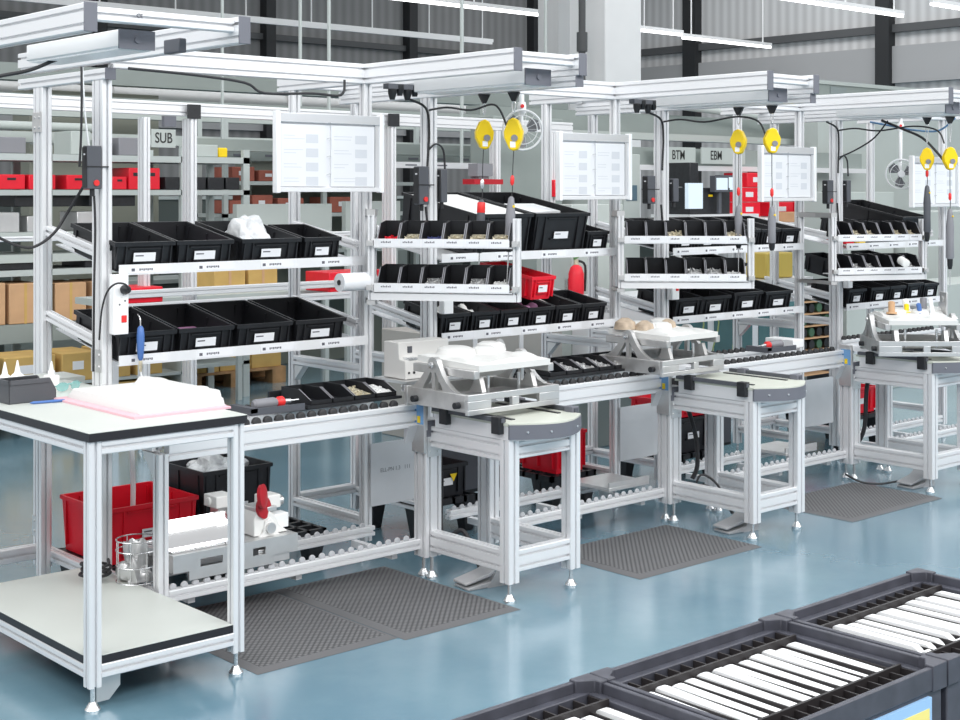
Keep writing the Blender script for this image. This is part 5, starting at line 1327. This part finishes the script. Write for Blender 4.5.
cable([(7.80,5.0,2.145),(7.80,4.86,2.09),(7.80,4.72,2.03),(7.80,4.62,1.94),(7.80,4.55,1.86)],.008,'thick black cable beside the rightmost balancers')
cable([(7.83,5.1,2.14),(7.83,4.95,2.11),(7.83,4.80,2.08),(7.82,4.62,2.07),(7.80,4.5,2.14)],.006,'pale blue hose beside the rightmost balancers', STICK)

# second storage rack and upper shelf items, deep behind the left and middle bays
t = thing('storage_rack', 'tall grey rack with reddish cartons right of the SUB sign', 'rack', (6.95,11.3,0))
for z in (2.15,1.80,1.50,1.15,.7): bxo('shelf_board', RK, t, 0,2.3,0,.5,z-.035,z)
for x in (.0,1.1,2.25):
    for y in (.0,.46): bxo('rack_post', RK, t, x,x+.045,y,y+.04,0,2.5)
BRR = mat('red_brown_carton', (.33,.10,.07), .8, 0, .15, 8)
boxes('carton', BRR, [(7.02,7.24,.12),(7.27,7.50,.17),(7.55,7.85,.14),(8.15,8.5,.15)], 11.33,.35,1.502, lambda i:'%s reddish carton on the rack right of the SUB sign, lower shelf' % ORD[i],'carton','reddish cartons on the tall rack',part='label')
boxes('carton', BRR, [(7.05,7.30,.13),(7.34,7.58,.10),(8.2,8.6,.16)], 11.33,.35,1.802, lambda i:'%s reddish carton on the rack right of the SUB sign, upper shelf' % ORD[i],'carton','reddish cartons on the tall rack',part='label')
boxes('box', GRNW, [(7.9,8.1,.22),(7.65,7.95,.2)], 11.33,.35,1.152, lambda i:['narrow pale box on the tall rack','wider pale box on the tall rack'][i],'box',None)
boxes('box', GRNW, [(4.10,4.30,.16),(4.95,5.12,.18),(5.18,5.30,.12),(6.05,6.25,.10)], 10.25,.3,1.987, lambda i:'%s pale box on top of the rack behind the left posts' % ORD[i],'box','pale boxes on the rear rack')
boxes('box', MGREY, [(4.36,4.60,.12),(5.35,5.62,.14)], 10.25,.3,1.987, lambda i:['grey box on top of the rear rack, left one','grey box on top of the rear rack, right one'][i],'box',None)
o = MB().box(0,.09,0,.1,0,.08).build('yellow_lamp', YEL, loc=(6.28,10.3,1.987), bev=.01); tag(o, 'small yellow lamp on top of the rear rack right end', 'lamp')
o = MB().box(0,.10,0,.1,0,.10).build('orange_box', mat('orange_red',(.75,.10,.03),.5), loc=(6.14,10.45,1.722)); tag(o, 'small orange box behind the black bins on the rear rack', 'box')
for i,(y,z,h,m) in enumerate(((9.7,2.33,.07,GRNG),(10.9,1.98,.09,GRNG),(9.3,1.90,.05,ALU))):
    t = thing('cable_channel', ['grey channel with dark slots above the reddish cartons','grey channel crossing behind the balancers','thin rail crossing behind the second control box'][i], 'channel', (6.6,y,z), group='slotted channels')
    bxo('body', m, t, 0,(3.2,4.2,1.65)[i],0,.08,0,h)
    for q in range(9 if i < 2 else 4): bxo('slot', CAP, t, .2+q*.33,.32+q*.33,-.004,.001,h*.4,h*.62)
    for x in (.1,(2.9,2.9,1.5)[i]): bxo('hanger', RK, t, x,x+.02,.03,.05,h,8.48-z)
